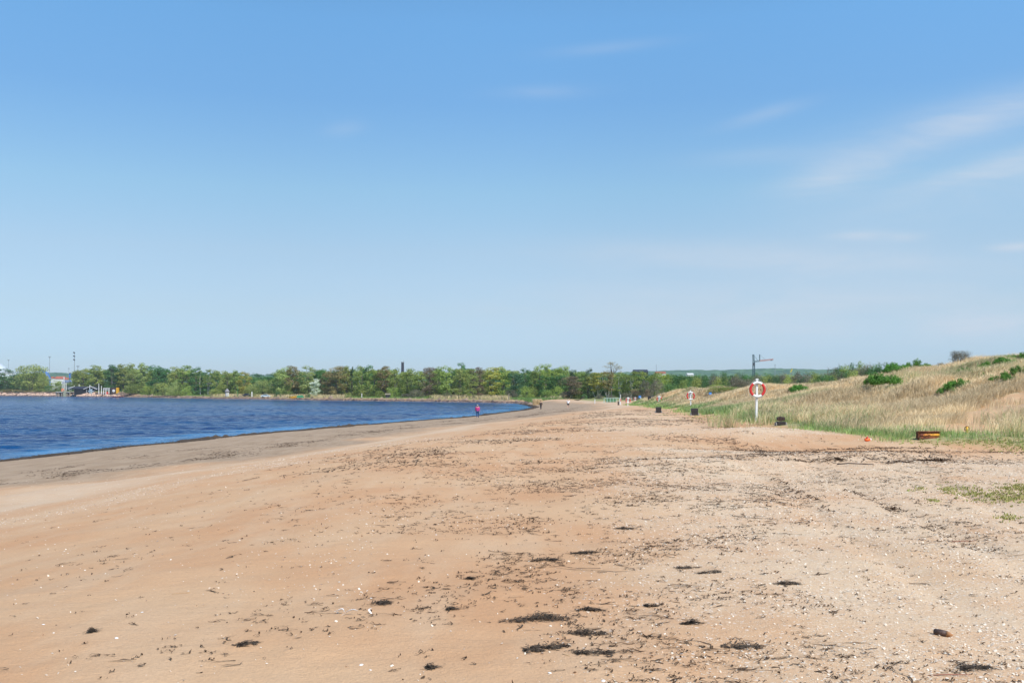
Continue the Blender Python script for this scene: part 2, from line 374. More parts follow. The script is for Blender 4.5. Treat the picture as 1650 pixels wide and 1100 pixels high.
bm_ = in_poly(Xf+gz*1.6, Yf+gz*4, BARE); a_duff = np.where(bm_, a_duff*.15, a_duff); a_green = np.where(bm_, a_green*.15, a_green)
ny, nx = X.shape; ii = np.arange(nx*ny).reshape(ny, nx)
FQ = np.stack([ii[:-1, :-1], ii[:-1, 1:], ii[1:, 1:], ii[1:, :-1]], -1).reshape(-1, 4)
me = np_mesh('beach', np.c_[Xf, Yf, Z], [FQ], dict(wet=a_wet, shell=a_shell, pale=a_pale, duff=a_duff, green=a_green*(1-np.clip(a_dark, 0, 1)), dark=np.clip(a_dark, 0, 1)))
o = link('beach', me, m_sand, smooth=True); tag(o, 'sandy beach with shell patches rising to grassy dunes', 'beach', kind='structure')
print('terrain', nx, ny)

# ------------------------------------------------------------------ sea
m_sea, q, p, _ = mat('sea_water')
tcn = q.n.new('ShaderNodeTexCoord'); O = tcn.outputs['Object']; calm = q.attr('calm')
patch = q.noise(q.mapping(O, scale=(.5, 1.6, 1)), .03, 4, .6)
deep = q.mix(q.ramp(patch, .38, .62), (.000, .058, .185), (.022, .046, .135))
deep = q.mix(calm, deep, (.03, .18, .38))  # calm strip: its brighter sky reflection is painted into the base colour
q.put(p.inputs['Base Color'], deep); p.inputs['Roughness'].default_value = .12; p.inputs['IOR'].default_value = 1.33
q.put(p.inputs['Specular IOR Level'], .17)
hh = q.math('ADD', q.math('MULTIPLY', q.noise(q.mapping(O, scale=(.8, 1.2, 1), rot=(0, 0, .25)), 1.9, 4, .62, .3), .62), q.math('MULTIPLY', q.noise(O, 6, 3, .6), .05))
q.put(p.inputs['Normal'], q.bump(q.math('MULTIPLY', hh, q.ramp(calm, 0, 1, 1.0, .38)), 1.0, 1.0))
ysw = [38.0]
while ysw[-1] < 2500: ysw.append(ysw[-1]+max(.22, (ysw[-1]-60)*.006))
ysw = np.array([-3000, -1000, -300, -100, 0, 20, 30]+ysw)
xsw = [12.0]
while xsw[-1] > -4500: xsw.append(xsw[-1]-max(.30, (abs(xsw[-1])-45)*.012))
xsw = np.array(xsw[::-1]); X2, Y2 = np.meshgrid(xsw, ysw); xf, yf = X2.ravel(), Y2.ravel()
s2 = -shore(xf, yf); am = sstep(s2, 0, 9)*.85+.15
near_f = sstep(np.hypot(xf, yf), 600, 200)
zw_ = ((fbm(xf*.8+yf*.25, yf*1.3, .62, 2, 51)-.5)*.28+(fbm(xf*.9, yf*1.5-xf*.3, 1.0, 2, 52)-.5)*.12)*am*near_f
zw_ = np.where(s2 < -2, 0, zw_)
a_calm = sstep(s2+(fbm(xf, yf*2, .06, 3, 9)-.5)*11+(fbm(xf, yf*.6, .5, 3, 19)-.5)*6, 9.5, .5)*(.55+.45*sstep(fbm(xf, yf*.5, .35, 3, 29), .35, .6))
keep = (s2 > -6)
me = None
ny2, nx2 = X2.shape; i2 = np.arange(nx2*ny2).reshape(ny2, nx2)
F2 = np.stack([i2[:-1, :-1], i2[:-1, 1:], i2[1:, 1:], i2[1:, :-1]], -1).reshape(-1, 4)
F2 = F2[(keep[F2].any(1))]
used = np.unique(F2); remap = np.zeros(nx2*ny2, np.int64); remap[used] = np.arange(len(used))
me = np_mesh('sea', np.c_[xf, yf, zw_][used], [remap[F2]], dict(calm=a_calm[used]))
o = link('sea', me, m_sea, smooth=True); tag(o, 'dark blue choppy sea water of the bay', 'sea', kind='structure')
print('sea', nx2, ny2)

# ------------------------------------------------------------------ hills
m_hill, q, p, _ = mat('wooded_hill'); tcn = q.n.new('ShaderNodeTexCoord'); O = tcn.outputs['Object']
q.put(p.inputs['Base Color'], q.mix(q.ramp(q.noise(O, .03, 8, .75), .42, .58), (.018, .075, .030), (.100, .19, .07))); p.inputs['Roughness'].default_value = .9
q.put(p.inputs['Normal'], q.bump(q.noise(O, .05, 6, .7), .6, 12))
hu = np.linspace(-1900, 1700, 900); hv = np.linspace(0, 1, 26)
U, Vv = np.meshgrid(hu, hv); uf, vf_ = U.ravel(), Vv.ravel()
top = np.interp(uf, [-1900, -1540, -1200, -800, -300, 200, 500, 700, 1000, 1300, 1700], [58, 61, 64, 56, 56, 64, 73, 77, 75, 69, 56])
prof = np.sin(np.clip(vf_, 0, 1)*math.pi/2)
zz = top*prof*(.9+.2*fbm(uf, vf_*400, .006, 3, 60)) + (fbm(uf, vf_*600, .035, 4, 61)-.5)*7*prof - 3
i3 = np.arange(len(uf)).reshape(26, 900); F3 = np.stack([i3[:-1, :-1], i3[:-1, 1:], i3[1:, 1:], i3[1:, :-1]], -1).reshape(-1, 4)
o = link('hills', np_mesh('hills', np.c_[uf, 2500+vf_*700, zz], [F3]), m_hill, smooth=True); tag(o, 'low wooded hills far inland', 'hills', kind='structure')

# ------------------------------------------------------------------ scattered strands / flakes (numpy)
def strands(cx, cy, L, W, head, K=5, curl=1.0, lift=.012, z=None, zoff=.003):
    """curled ribbons lying on the ground; returns verts, faces"""
    n = len(cx); P = np.zeros((n, K, 2)); a = head.copy(); P[:, 0, 0] = cx; P[:, 0, 1] = cy
    for k in range(1, K):
        P[:, k, 0] = P[:, k-1, 0]+np.cos(a)*L/(K-1); P[:, k, 1] = P[:, k-1, 1]+np.sin(a)*L/(K-1)
        a = a+rng.normal(0, curl, n)
    hgt = np.zeros((n, K)) + (z[:, None] if z is not None else height(P[:, :, 0].ravel(), P[:, :, 1].ravel()).reshape(n, K))
    hgt = hgt+zoff+np.abs(rng.normal(0, 1, (n, K)))*lift
    d = np.gradient(P, axis=1); nn = np.stack([-d[:, :, 1], d[:, :, 0]], -1); nn /= np.maximum(1e-9, np.linalg.norm(nn, axis=2, keepdims=True))
    wd = (W[:, None]*np.sin(np.linspace(.25, math.pi-.25, K))[None])[:, :, None]
    A = np.concatenate([P+nn*wd/2, hgt[:, :, None]], 2); B = np.concatenate([P-nn*wd/2, (hgt+rng.normal(0, 1, (n, K))*lift*.4)[:, :, None]], 2)
    V = np.stack([A, B], 2).reshape(-1, 3)
    b = (np.arange(n)*K*2)[:, None]+np.arange(K-1)[None]*2; b = b.ravel()
    return V, np.stack([b, b+2, b+3, b+1], 1)
m_weed = paint('dry_seaweed', (.060, .034, .020), 1.0, .5, 6, bumpk=0, col2=(.12, .078, .048))
m_weedb = paint('black_seaweed', (.030, .021, .016), .9, .5, 45, bumpk=0, col2=(.12, .088, .062))
for m_ in (m_weed, m_weedb): [n_ for n_ in m_.node_tree.nodes if n_.type == 'BSDF_PRINCIPLED'][0].inputs['Specular IOR Level'].default_value = .12

def scatter(n, x0, x1, y0, y1, dens, ypow=1.0):
    x = rng.uniform(x0, x1, n); u = rng.uniform(0, 1, n); y = y0*(y1/y0)**u if ypow == 'log' else rng.uniform(y0, y1, n)
    k = rng.uniform(0, 1, n) < dens(x, y); return x[k], y[k]
def d_near(x, y):
    cl = sstep(fbm(x*1.0, y*.8, 1.3, 3, 71), .47, .66)*.9+.10
    lanes = np.exp(-((x-1.5-(y-8)*.13)/(1.7+.11*y))**2)*1.0 + .30*np.exp(-((x+2.0)/3.2)**2) + .22*sstep(x, 3, 5)
    trk = .5*np.exp(-((x-5.7-(y-16)*.146)/.14)**2)+.5*np.exp(-((x-6.9-(y-14.5)*.25)/.14)**2)
    return np.clip((cl*lanes*(.5+.5*sstep(y, 7, 12))*(.45+.55*sstep(x, -2.5, .5))+trk*sstep(y, 9, 12)*sstep(fbm(x, y, .8, 3, 77), .4, .6))*sstep(y, 32, 24)*(np.abs(x) < y*.56+.6), 0, 1)
VV = []; FF = []; cnt = 0
def addS(V, Fc):
    global cnt
    VV.append(V); FF.append(Fc+cnt); cnt += len(V)
x, y = scatter(120000, -14, 16, 4.6, 30, d_near, 'log'); n = len(x); print('weed near', n)
L = rng.lognormal(math.log(.032), .8, n); L *= 1+y*.02
# little bunches: several bits share one spot
rep = rng.integers(1, 4, n); x = np.repeat(x, rep)+rng.normal(0, .018, rep.sum()); y = np.repeat(y, rep)+rng.normal(0, .018, rep.sum()); L = np.repeat(L, rep)*rng.uniform(.5, 1.2, rep.sum())
addS(*strands(x, y, L, rng.lognormal(math.log(.0058), .4, len(x))*(1+y*.05), rng.normal(.1, .55, len(x)), 5, .6, .006))
# wrack streaks further out, along the tide lines
def d_mid(x, y):
    s = shore(x, y); w_ = sw(y); nzz = (fbm(x, y, .12, 4, 31)-.5)
    a = .9*np.exp(-((s-w_*.72-nzz*6)/1.1)**2)*sstep(fbm(x, y, .25, 3, 72), .42, .55)
    b = .5*np.exp(-((s-w_*.5-nzz*5)/.8)**2)*sstep(fbm(x, y, .25, 3, 73), .5, .6)
    c = .55*sstep(fbm(x, y*.7, .35, 4, 74), .44, .62)*sstep(s-w_, 9, 14)*sstep(x-foot(y), 0, -2)
    return np.clip(a+b+c, 0, 1)*sstep(x-foot(y), .5, -1)*(s > .5)
x, y = scatter(170000, -30, 20, 22, 190, d_mid, 'log'); n = len(x); print('weed mid', n)
addS(*strands(x, y, rng.lognormal(math.log(.16), .5, n)*(1+y*.006), rng.uniform(.012, .035, n)*(.7+y*.012), rng.normal(1.5, .5, n), 4, .5, .012))
# three stray lines of wrack on the berm
for (pts, n, sp) in [([(1010, 742), (1150, 738), (1300, 733), (1400, 727), (1500, 728)], 220, .14), ([(900, 760), (1000, 752), (1100, 745)], 70, .16), ([(1260, 742), (1350, 742), (1345, 738)], 110, .07),
                     ([(1240, 770), (1290, 800), (1330, 825)], 60, .06), ([(1360, 790), (1420, 815), (1440, 825)], 50, .06), ([(1420, 748), (1490, 742), (1520, 741)], 220, .06), ([(1180,725),(1330,724),(1500,722)],300,.08)]:
    G3 = [hit(a, b)[:2] for a, b in pts]; GP = np.array(G3); u = rng.uniform(0, len(GP)-1, n); k = np.minimum(u.astype(int), len(GP)-2); f = (u-k)[:, None]
    P = GP[k]*(1-f)+GP[k+1]*f+rng.normal(0, sp, (n, 2)); addS(*strands(P[:, 0], P[:, 1], rng.uniform(.05, .2, n), rng.uniform(.01, .03, n), rng.normal(.1, .6, n), 5, .6, .015))
o = link('seaweed_litter', np_mesh('seaweed_litter', np.concatenate(VV), [np.concatenate(FF)]), m_weed); tag(o, 'fine dry bits of dark seaweed strewn over the whole beach', 'seaweed', kind='stuff')

# shells
def d_sh(x, y):
    nzz = (fbm(x, y, .12, 4, 31)-.5)
    a = sstep(x+nzz*3-(y-12)*.04, .0, 3.4)*sstep(y, 26, 22)*(.35+.65*sstep(fbm(x, y, .9, 4, 81), .40, .62))
    b = .018+.2*sstep(fbm(x, y, .5, 3, 82), .55, .7)*sstep(x, -4, 0)
    c = np.exp(-((y-36-.2*(x-8)+nzz*4)/2.2)**2-((x-9.4)/3.2)**2)
    d_ = .26*np.exp(-((shore(x, y)-sw(y)-7.5-nzz*8)/.9)**2)*(x < -3)
    e = .9*np.exp(-((y-29.5+x*.7+nzz*5)/1.2)**2)*sstep(x, 2.5, 4.0)*sstep(x, 12, 9)
    return np.clip(np.maximum.reduce([a, b, c, d_, e]), 0, 1)*(np.abs(x) < y*.56+.6)*sstep(x-foot(y), .6, -.6)
x, y = scatter(620000, -20, 22, 4.6, 44, d_sh, 'log'); n = len(x); print('shells', n)
z = height(x, y); r = np.minimum(rng.lognormal(math.log(.0038), .38, n), .0085)*(1+y*.035); a = rng.uniform(0, 6.28, n); tl = rng.normal(0, .35, (n, 2))
V = []
for (u, v, hgt) in [(-1, -.7, 0), (1, -.8, 0), (1.1, .6, 0), (-.8, .8, 0), (0, 0, .55)]:
    lx, ly = u*r, v*r; wx = lx*np.cos(a)-ly*np.sin(a); wy = lx*np.sin(a)+ly*np.cos(a)
    V.append(np.stack([x+wx, y+wy, z+.0015+r*.35+hgt*r+tl[:, 0]*wx+tl[:, 1]*wy], 1))
V = np.stack(V, 1).reshape(-1, 3); b = np.arange(n)*5
Fs = np.concatenate([np.stack([b+i, b+(i+1) % 4, b+4], 1) for i in range(4)])
tn = np.repeat(rng.uniform(0, 1, n)**1.3, 5)
m_shell, q, p, _ = mat('shell_bits'); q.put(p.inputs['Base Color'], q.mix(q.attr('tint'), (.82, .72, .58), (.60, .43, .29))); p.inputs['Roughness'].default_value = .45
o = link('shell_fragments', np_mesh('shell_fragments', V, [Fs], dict(tint=tn)), m_shell); tag(o, 'broken white and tan shell fragments strewn over the sand', 'shells', kind='stuff')

# seaweed line lying at the water's edge
NS = np.array(near_sh[2:]+[far_sh[0]]+[far_sh[1]]); segl = np.r_[0, np.cumsum(np.hypot(*np.diff(NS, axis=0).T))]
def along(u): return np.stack([np.interp(u, segl, NS[:, 0]), np.interp(u, segl, NS[:, 1])], 1)
us = np.arange(0, segl[-1], .22); P0 = along(us); T = np.gradient(P0, axis=0); T /= np.linalg.norm(T, axis=1, keepdims=True); N = np.stack([T[:, 1], -T[:, 0]], 1)
M = 9; off = np.linspace(-1.0, 1.0, M); wv = .28+.85*sstep(fbm(us, us*0, .16, 4, 90), .35, .7)
# find real zero line of the noisy shore
s0 = shore(P0[:, 0], P0[:, 1]); P0 = P0-N*s0[:, None]
XX = P0[:, None, :]+N[:, None, :]*(off[None, :, None]*wv[:, None, None]+.35)
zt = height(XX[:, :, 0].ravel(), XX[:, :, 1].ravel()).reshape(XX.shape[:2]); nn_ = fbm(XX[:, :, 0].ravel(), XX[:, :, 1].ravel(), 1.6, 4, 91).reshape(zt.shape)
hg = (1-off**2)[None, :]*(.04+.34*np.clip(nn_-.35, 0, 1)*(.3+1.2*sstep(fbm(us, us*0, .12, 3, 92), .4, .65))[:, None])
zz = np.maximum(zt, 0)+hg-.03*(np.abs(off) > .95)
i4 = np.arange(zt.size).reshape(zt.shape); F4 = np.stack([i4[:-1, :-1], i4[1:, :-1], i4[1:, 1:], i4[:-1, 1:]], -1).reshape(-1, 4)
V4 = np.concatenate([XX, zz[:, :, None]], 2).reshape(-1, 3)
n = 20000; u = rng.uniform(0, segl[-1], n); Pq = P0[np.minimum((u/.22).astype(int), len(P0)-1)]; Nq = N[np.minimum((u/.22).astype(int), len(P0)-1)]
Pq = Pq+Nq*(.35+rng.normal(0, .55, n))[:, None]
Vq, Fq = strands(Pq[:, 0], Pq[:, 1], rng.uniform(.08, .25, n), rng.uniform(.015, .05, n), rng.normal(1.5, .8, n), 4, .6, .022, z=np.maximum(height(Pq[:, 0], Pq[:, 1]), 0)+.02)
o = link('seaweed_wrack', np_mesh('seaweed_wrack', np.concatenate([V4, Vq]), [np.concatenate([F4, Fq+len(V4)])]), m_weedb); tag(o, 'dark wet band of seaweed heaped along the water edge', 'seaweed', kind='stuff')

# single larger clumps of seaweed that can be pointed at
clumps = [(868, 1001, 105, 1.0, 'largest black seaweed heap, long and low, near the bottom centre of the beach'),
          (872, 903, 48, 1.0, 'narrow black seaweed bundle on smooth sand, slanting up to the right'),
          (955, 891, 62, .8, 'thin tapering seaweed bundle just right of the narrow black bundle'),
          (1045, 977, 20, 1.2, 'small round dark seaweed ball on pale sand'),
          (946, 984, 46, .8, 'loose seaweed tuft with a thin tail, above the largest heap'),
          (1113, 1006, 34, 1.1, 'grey black fuzzy seaweed tuft right of the round ball'),
          (1100, 916, 40, .5, 'thin arching seaweed tangle, left one of a pair'),
          (1147, 922, 48, .5, 'thin arching seaweed tangle, right one of a pair'),
          (947, 1022, 62, .7, 'flat scattered seaweed patch below the largest heap'),
          (850, 1047, 45, .9, 'dark seaweed clump at the left near the bottom edge'),
          (885, 1043, 55, .7, 'ragged seaweed clump beside the dry straw stalk'),
          (950, 1052, 66, .7, 'curved seaweed trail nearest the bottom edge, grey in its middle'),
          (142, 1020, 17, 1.2, 'small dark seaweed lump alone on smooth sand at the left'),
          (1266, 941, 37, .9, 'flat brown seaweed clump on shell sand at the right'),
          (1003, 852, 32, .9, 'dark seaweed clump farther up the middle of the beach'),
          (395, 1038, 28, .9, 'seaweed lump with a trailing line left of the feathers'),
          (690, 1080, 18, .9, 'short dark seaweed streak near the bottom edge, left of centre'),
          (612, 972, 60, .6, 'spread seaweed patch just right of the white feathers'),
          (720, 982, 24, .8, 'small dark seaweed clump with a pale shell under it'),
          (1560, 1078, 70, .6, 'branching seaweed tangle in the lower right corner of the shell sand'),
          (1190, 1045, 60, .5, 'reddish brown seaweed streak right of the bottom centre'),
          (757, 933, 22, .9, 'small black seaweed streak on sand left of the narrow bundle')]
for (px, py, wpx, dn, lab) in clumps:
    cx, cy, cz = hit(px, py); wm = wpx/F*cy; n = int(60+wm*700*dn); nc = rng.integers(3, 7); cu = rng.uniform(-.42, .42, nc); cw = rng.uniform(.04, .16, nc); ci_ = rng.integers(0, nc, n); u = (cu[ci_]+rng.normal(0, 1, n)*cw[ci_])*wm; v = (rng.normal(0, .13, n)+rng.uniform(-.12, .12, nc)[ci_])*wm*(.9-.6*np.minimum(1, abs(u)/(wm*.5)))*1.1
    sl = rng.uniform(-.2, .35); core = np.exp(-(u/(wm*.3))**2)
    v = v*1.3+u*sl
    V, Fc = strands(u, v, rng.lognormal(math.log(.04), .5, n)*min(1.4, .7+wm), rng.uniform(.003, .012, n), rng.normal(.15, .7, n), 6, .5, .0025, z=np.abs(rng.normal(0, 1, n))*core*.011*dn)
    zl = height(V[:, 0]+cx, V[:, 1]+cy)-cz; V[:, 2] += zl
    o = link('seaweed_clump', np_mesh('seaweed_clump', V, [Fc]), m_weedb); o.location = (cx, cy, cz); tag(o, lab, 'seaweed', 'larger seaweed clumps on the sand')

# ------------------------------------------------------------------ grass
# crest shrubs and rose bushes on the dunes (nearer, finer leaves)
NSH = [ # px, base py, width px, height px, kind, colour, label
 (1403, 593, 12, 13, 'opine', 'pine', 'small crooked pine on the dune crest at the left end of the dark scrub'),
 (1548, 590, 34, 23, 'fine', 'grey', 'dark twiggy bush standing up on the skyline left of the highest dune'),
 (1428, 600, 28, 17, 'fine', 'dark', 'dark bush on the dune skyline beside the small crooked pine'), (1450, 601, 36, 17, 'mat', 'rose', 'glossy green rose thicket on the skyline, left piece'), (1478, 598, 34, 17, 'mat', 'rose', 'glossy green rose thicket on the skyline, right piece'),
 (1285, 634, 34, 12, 'mat', 'rose', 'lone bright rose bush on the dune right of the nearest life ring'),
 (1424, 622, 44, 18, 'mat', 'rose', 'large rose bush below the dune skyline, mid slope'), (1528, 635, 24, 11, 'mat', 'rose', 'rose bush on mid slope, lower left piece of a slanting strip'), (1548, 628, 30, 13, 'mat', 'rose', 'rose bush on mid slope, upper right piece of a slanting strip'),
 (1558, 606, 24, 10, 'mat', 'rose', 'small rose bush below the tall twiggy skyline bush'), (1590, 598, 30, 11, 'mat', 'rose', 'rose bush in the upper strip under the highest dune, left end'), (1612, 592, 34, 12, 'mat', 'rose', 'rose bush in the upper strip under the highest dune, middle'), (1640, 584, 34, 13, 'mat', 'rose', 'rose bush in the upper strip at the right edge of the view'),
 (1618, 614, 30, 10, 'mat', 'rose', 'rose bush in the lower right strip, left piece'), (1644, 606, 32, 12, 'mat', 'rose', 'rose bush in the lower right strip, right piece'), (1470, 596, 18, 6, 'fine', 'dark', 'low dark sprig on the skyline grass'), (1585, 611, 8, 6, 'mat', 'rose', 'tiny rose sprout between the two slanting strips'), (1516, 588, 14, 5, 'fine', 'grey', 'low grey twigs on the skyline left of the tall twiggy bush'),
 (1170, 634, 40, 10, 'fine', 'mid', 'dark green thicket on the slope above the blue sign'), (1200, 622, 34, 12, 'fine', 'grey', 'brown scrub left of the nearest life ring'), (1155, 627, 20, 6, 'fine', 'olive', 'little olive bush on the straw slope above the second life ring')]
NPOS = []
for (px, by_, wpx, hpx, kd, cl, lab) in NSH:
    x, d, z = hit(px, by_)
    if d > 200: d = (72 if px > 1440 else 95) if px > 1380 else 150; x = (px-PX0)/F*d; z = hz(x, d)
    NPOS.append((x, d, z, wpx/F*d))
CLEAR = [(*hit(1258, 685)[:2], .75, 1.3), (*hit(1119, 669)[:2], .7, 1.5), (*hit(1488, 706)[:2], .42, .7)]
def near_bush(x, y):
    m = np.zeros(x.shape, bool)
    for (bx_, by_, rx_, ry_) in CLEAR: m |= ((x-bx_)/rx_)**2+((y-by_+ry_*.5)/ry_)**2 < 1
    for (bx_, by_, _, w_) in NPOS: m |= ((x-bx_)/(w_*.42))**2+((y-by_)/(w_*.55))**2 < 1
    return m
def blades(bx, by, hgt, wid, lean, ldir, z=None):
    n = len(bx); bz = height(bx, by) if z is None else z; V = np.zeros((n, 5, 3)); a = rng.uniform(0, 6.28, n); wx, wy = np.cos(a)*wid/2, np.sin(a)*wid/2
    dx, dy = np.cos(ldir), np.sin(ldir)
    V[:, 0] = np.stack([bx-wx, by-wy, bz-.03], 1); V[:, 1] = np.stack([bx+wx, by+wy, bz-.03], 1)
    mx, my, mz = bx+dx*lean*hgt*.3, by+dy*lean*hgt*.3, bz+hgt*.58
    V[:, 2] = np.stack([mx+wx*.8, my+wy*.8, mz], 1); V[:, 3] = np.stack([mx-wx*.8, my-wy*.8, mz], 1)
    V[:, 4] = np.stack([bx+dx*lean*hgt, by+dy*lean*hgt, bz+hgt*np.sqrt(np.maximum(.1, 1-(lean*.8)**2))], 1)
    b = np.arange(n)*5
    return V.reshape(-1, 3), np.stack([b, b+1, b+2, b+3], 1), np.stack([b+3, b+2, b+4], 1)
m_grass, q, p, out = mat('dune_grass'); c = q.attr('col', 'Color')
q.put(p.inputs['Base Color'], c); p.inputs['Roughness'].default_value = .55; p.inputs['Specular IOR Level'].default_value = .3
tr = q.n.new('ShaderNodeBsdfTranslucent'); q.put(tr.inputs[0], c); ms = q.n.new('ShaderNodeMixShader'); ms.inputs[0].default_value = .22
q.l.new(p.outputs[0], ms.inputs[1]); q.l.new(tr.outputs[0], ms.inputs[2]); q.l.new(ms.outputs[0], out.inputs[0])
STRAW = np.array([.92, .72, .44]); STRAW2 = np.array([.76, .58, .33]); GRN = np.array([.34, .42, .14]); GRN2 = np.array([.24, .38, .14]); OLV = np.array([.52, .49, .24]); SAGE = np.array([.30, .34, .19])
def tufts(x, y, per, hmul, gm, sprd, wscale, lean_c=.58, name=None):
    """x,y tuft centres; gm: greenness 0..1"""
    n = len(x); rep = per; X_ = np.repeat(x, rep)+rng.normal(0, 1, n*rep)*sprd; Y_ = np.repeat(y, rep)+rng.normal(0, 1, n*rep)*sprd
    G_ = np.repeat(gm, rep)+rng.normal(0, .16, n*rep); H_ = np.repeat(hmul, rep)*rng.uniform(.55, 1.15, n*rep)
    ld = np.arctan2(Y_-np.repeat(y, rep), X_-np.repeat(x, rep))
    # wind combs the blades towards the left (seawards breeze off the land)
    wx_ = np.cos(ld)*.8+.55; wy_ = np.sin(ld)*.8+.1; ld = np.arctan2(wy_, wx_)
    le = np.clip(rng.normal(lean_c, .16, n*rep), .03, .95)
    wd = rng.uniform(.008, .016, n*rep)*np.clip(Y_/38, .8, 9)*wscale
    V, q4, q3 = blades(X_, Y_, H_, wd, le, ld)
    tt = rng.uniform(0, 1, (n*rep, 1)); G1 = np.clip(G_, 0, 1)[:, None]
    dark = np.repeat(rng.uniform(0, 1, n), rep)[:, None]
    col = (STRAW*(1-tt)+STRAW2*tt)*(1-sstep(G1, .35, .7)) + (OLV*(1-sstep(G1, .6, .85))+(GRN*tt+GRN2*(1-tt))*sstep(G1, .6, .85))*sstep(G1, .35, .7)
    tone = sstep(np.repeat(fbm(x, y, .28, 4, 48), rep), .40, .62)[:, None]; col = col*(.84+.2*dark)*(.80+.26*tone)
    return V, q4, q3, np.repeat(col, 5, axis=0)
SH_PX = None
def emit(name, parts, label, cat):
    Vs = []; A = []; B = []; Cc = []; k = 0
    for V, q4, q3, c in parts:
        Vs.append(V); A.append(q4+k); B.append(q3+k); Cc.append(c); k += len(V)
    o = link(name, np_mesh(name, np.concatenate(Vs), [np.concatenate(A), np.concatenate(B)], dict(col=np.concatenate(Cc))), m_grass)
    tag(o, label, cat, kind='stuff'); return o
GLEN = [(1285, 628, 60, 18), (1330, 640, 70, 14), (1500, 600, 90, 18), (1440, 640, 60, 10)]
def greenness(x, y):
    t = x-foot(y); gz_ = fbm(x, y, .35, 3, 41)-.5
    gr = 1.0*np.exp(-((t-.6+gz_*3)/1.7)**2) + .5*sstep(fbm(x, y*.6, .13, 3, 44), .52, .66)
    return np.clip(gr+(fbm(x, y, .6, 2, 45)-.5)*.35, 0, 1)
def bare(x, y):
    gz_ = fbm(x, y, .35, 3, 41)-.5; return in_poly(x+gz_*1.6, y+gz_*4, BARE)
parts = []
n = 120000; y = 26*(215/26)**rng.uniform(0, 1, n); x = foot(y)+rng.uniform(-.8, 1, n)**1*0+rng.uniform(-.8, 27, n)
t = x-foot(y); gz_ = fbm(x, y, .35, 3, 41)-.5
ridge_t = (x-np.interp(y, RY, RX))
gap = sstep(fbm(x, y, .5, 3, 46), .36, .50)
lawn = np.exp(-((t-2.8)/1.5)**2)*sstep(x, 12, 14)*sstep(y, 46, 41)
k = (rng.uniform(0, 1, n) < sstep(t+gz_*3.0, .2, 2.4)*(.35+.65*gap)*(1-.85*lawn)) & (ridge_t < 6) & ~(bare(x, y) & (rng.uniform(0, 1, n) < .96)) & (x < y*.58+2) & (x > .1*y-6) & ~near_bush(x, y)
x, y = x[k], y[k]; print('tufts', len(x))
hm = (.30+.34*fbm(x, y, .4, 2, 47))*np.clip(np.where((y > 38) & (y < 80), .95, .6)+(x-foot(y))*.14, .45, 1)
parts.append(tufts(x, y, 12, hm, greenness(x, y), .10+.0*x[0], 1.0))
# tall edge tussocks
edge_px = [(1225, 672), (1250, 668), (1275, 668), (1240, 665), (1330, 676), (1355, 680), (1345, 668), (1375, 684), (1400, 686), (1390, 675), (1170, 688), (1415, 676), (1310, 672), (1290, 668), (1205, 668), (1212, 664), (1219, 668), (1228, 667), (1195, 672), (1236, 676), (1640, 692), (1655, 700), (1625, 684), (1660, 680), (1280,676), (1320,682), (1365,690), (1235, 684)]
ex = np.array([hit(a, b)[:2] for a, b in edge_px]); ex = np.repeat(ex, 24, axis=0)+rng.normal(0, .42, (len(ex)*24, 2))
ex = ex[~near_bush(ex[:, 0], ex[:, 1])]
parts.append(tufts(ex[:, 0], ex[:, 1], 12, np.full(len(ex), .70)+rng.normal(0, .10, len(ex)), np.full(len(ex), .52)+rng.normal(0, .12, len(ex)), .09, 1.0, .62))
emit('dune_grass', parts, 'dry straw coloured and green marram grass covering the dunes', 'grass')
# short green turf at the foot of the dunes
n = 260000; y = 27*(200/27)**rng.uniform(0, 1, n); x = foot(y)+rng.uniform(-1.2, 6.0, n); t = x-foot(y); gz_ = fbm(x, y, .35, 3, 41)-.5
k = (rng.uniform(0, 1, n) < .75*np.exp(-((t-2.0+gz_*4)/1.25)**2)*(.15+.85*sstep(fbm(x, y, .6, 3, 49), .42, .58))) & (x < y*.58+2) & ~bare(x, y) & ~near_bush(x, y)
x, y = x[k], y[k]; V, q4, q3 = blades(x, y, rng.uniform(.06, .18, len(x))*(1+y*.004), rng.uniform(.01, .02, len(x))*np.clip(y/32, .8, 6), rng.uniform(.1, .6, len(x)), rng.uniform(0, 6.28, len(x)))
tt = rng.uniform(0, 1, (len(x), 1)); col = np.repeat((np.array([.25, .42, .11])*tt+np.array([.38, .46, .15])*(1-tt)), 5, axis=0)
emit('short_turf', [(V, q4, q3, col)], 'low bright green turf along the foot of the dunes', 'grass'); print('turf', len(x))
# creeping plants on the shell sand
parts = []
pos = []
for (px, py, sx, sy, n) in [(1620, 800, 26, 7, 420), (1560, 795, 20, 5, 150), (1640, 786, 22, 4, 220), (1527, 788, 10, 3, 90), (1480, 787, 10, 3, 40), (1590, 712, 45, 4, 420), (1640, 722, 30, 4, 300), (1500, 712, 25, 3, 140), (1630, 835, 10, 3, 60), (1502, 808, 5, 2, 30), (1180, 676, 30, 3, 260), (1215, 680, 24, 2.5, 160), (1150, 672, 30, 3, 200), (1100,668,30,2,100)]:
    for _ in range(int(n*.42)): pos.append(hit(px+random.gauss(0, sx*.95), py+random.gauss(0, sy*.95))[:2])
pos = np.array(pos); n = len(pos); per = 5
x = np.repeat(pos[:, 0], per)+rng.normal(0, .03, n*per); y = np.repeat(pos[:, 1], per)+rng.normal(0, .03, n*per)
V, q4, q3 = blades(x, y, rng.uniform(.015, .045, len(x)), rng.uniform(.012, .025, len(x))*np.clip(y/20, 1, 3), rng.uniform(.4, .9, len(x)), rng.uniform(0, 6.28, len(x)))
tt = rng.uniform(0, 1, (len(x), 1)); col = np.repeat(np.array([.26, .28, .06])*tt+np.array([.42, .38, .14])*(1-tt), 5, axis=0)
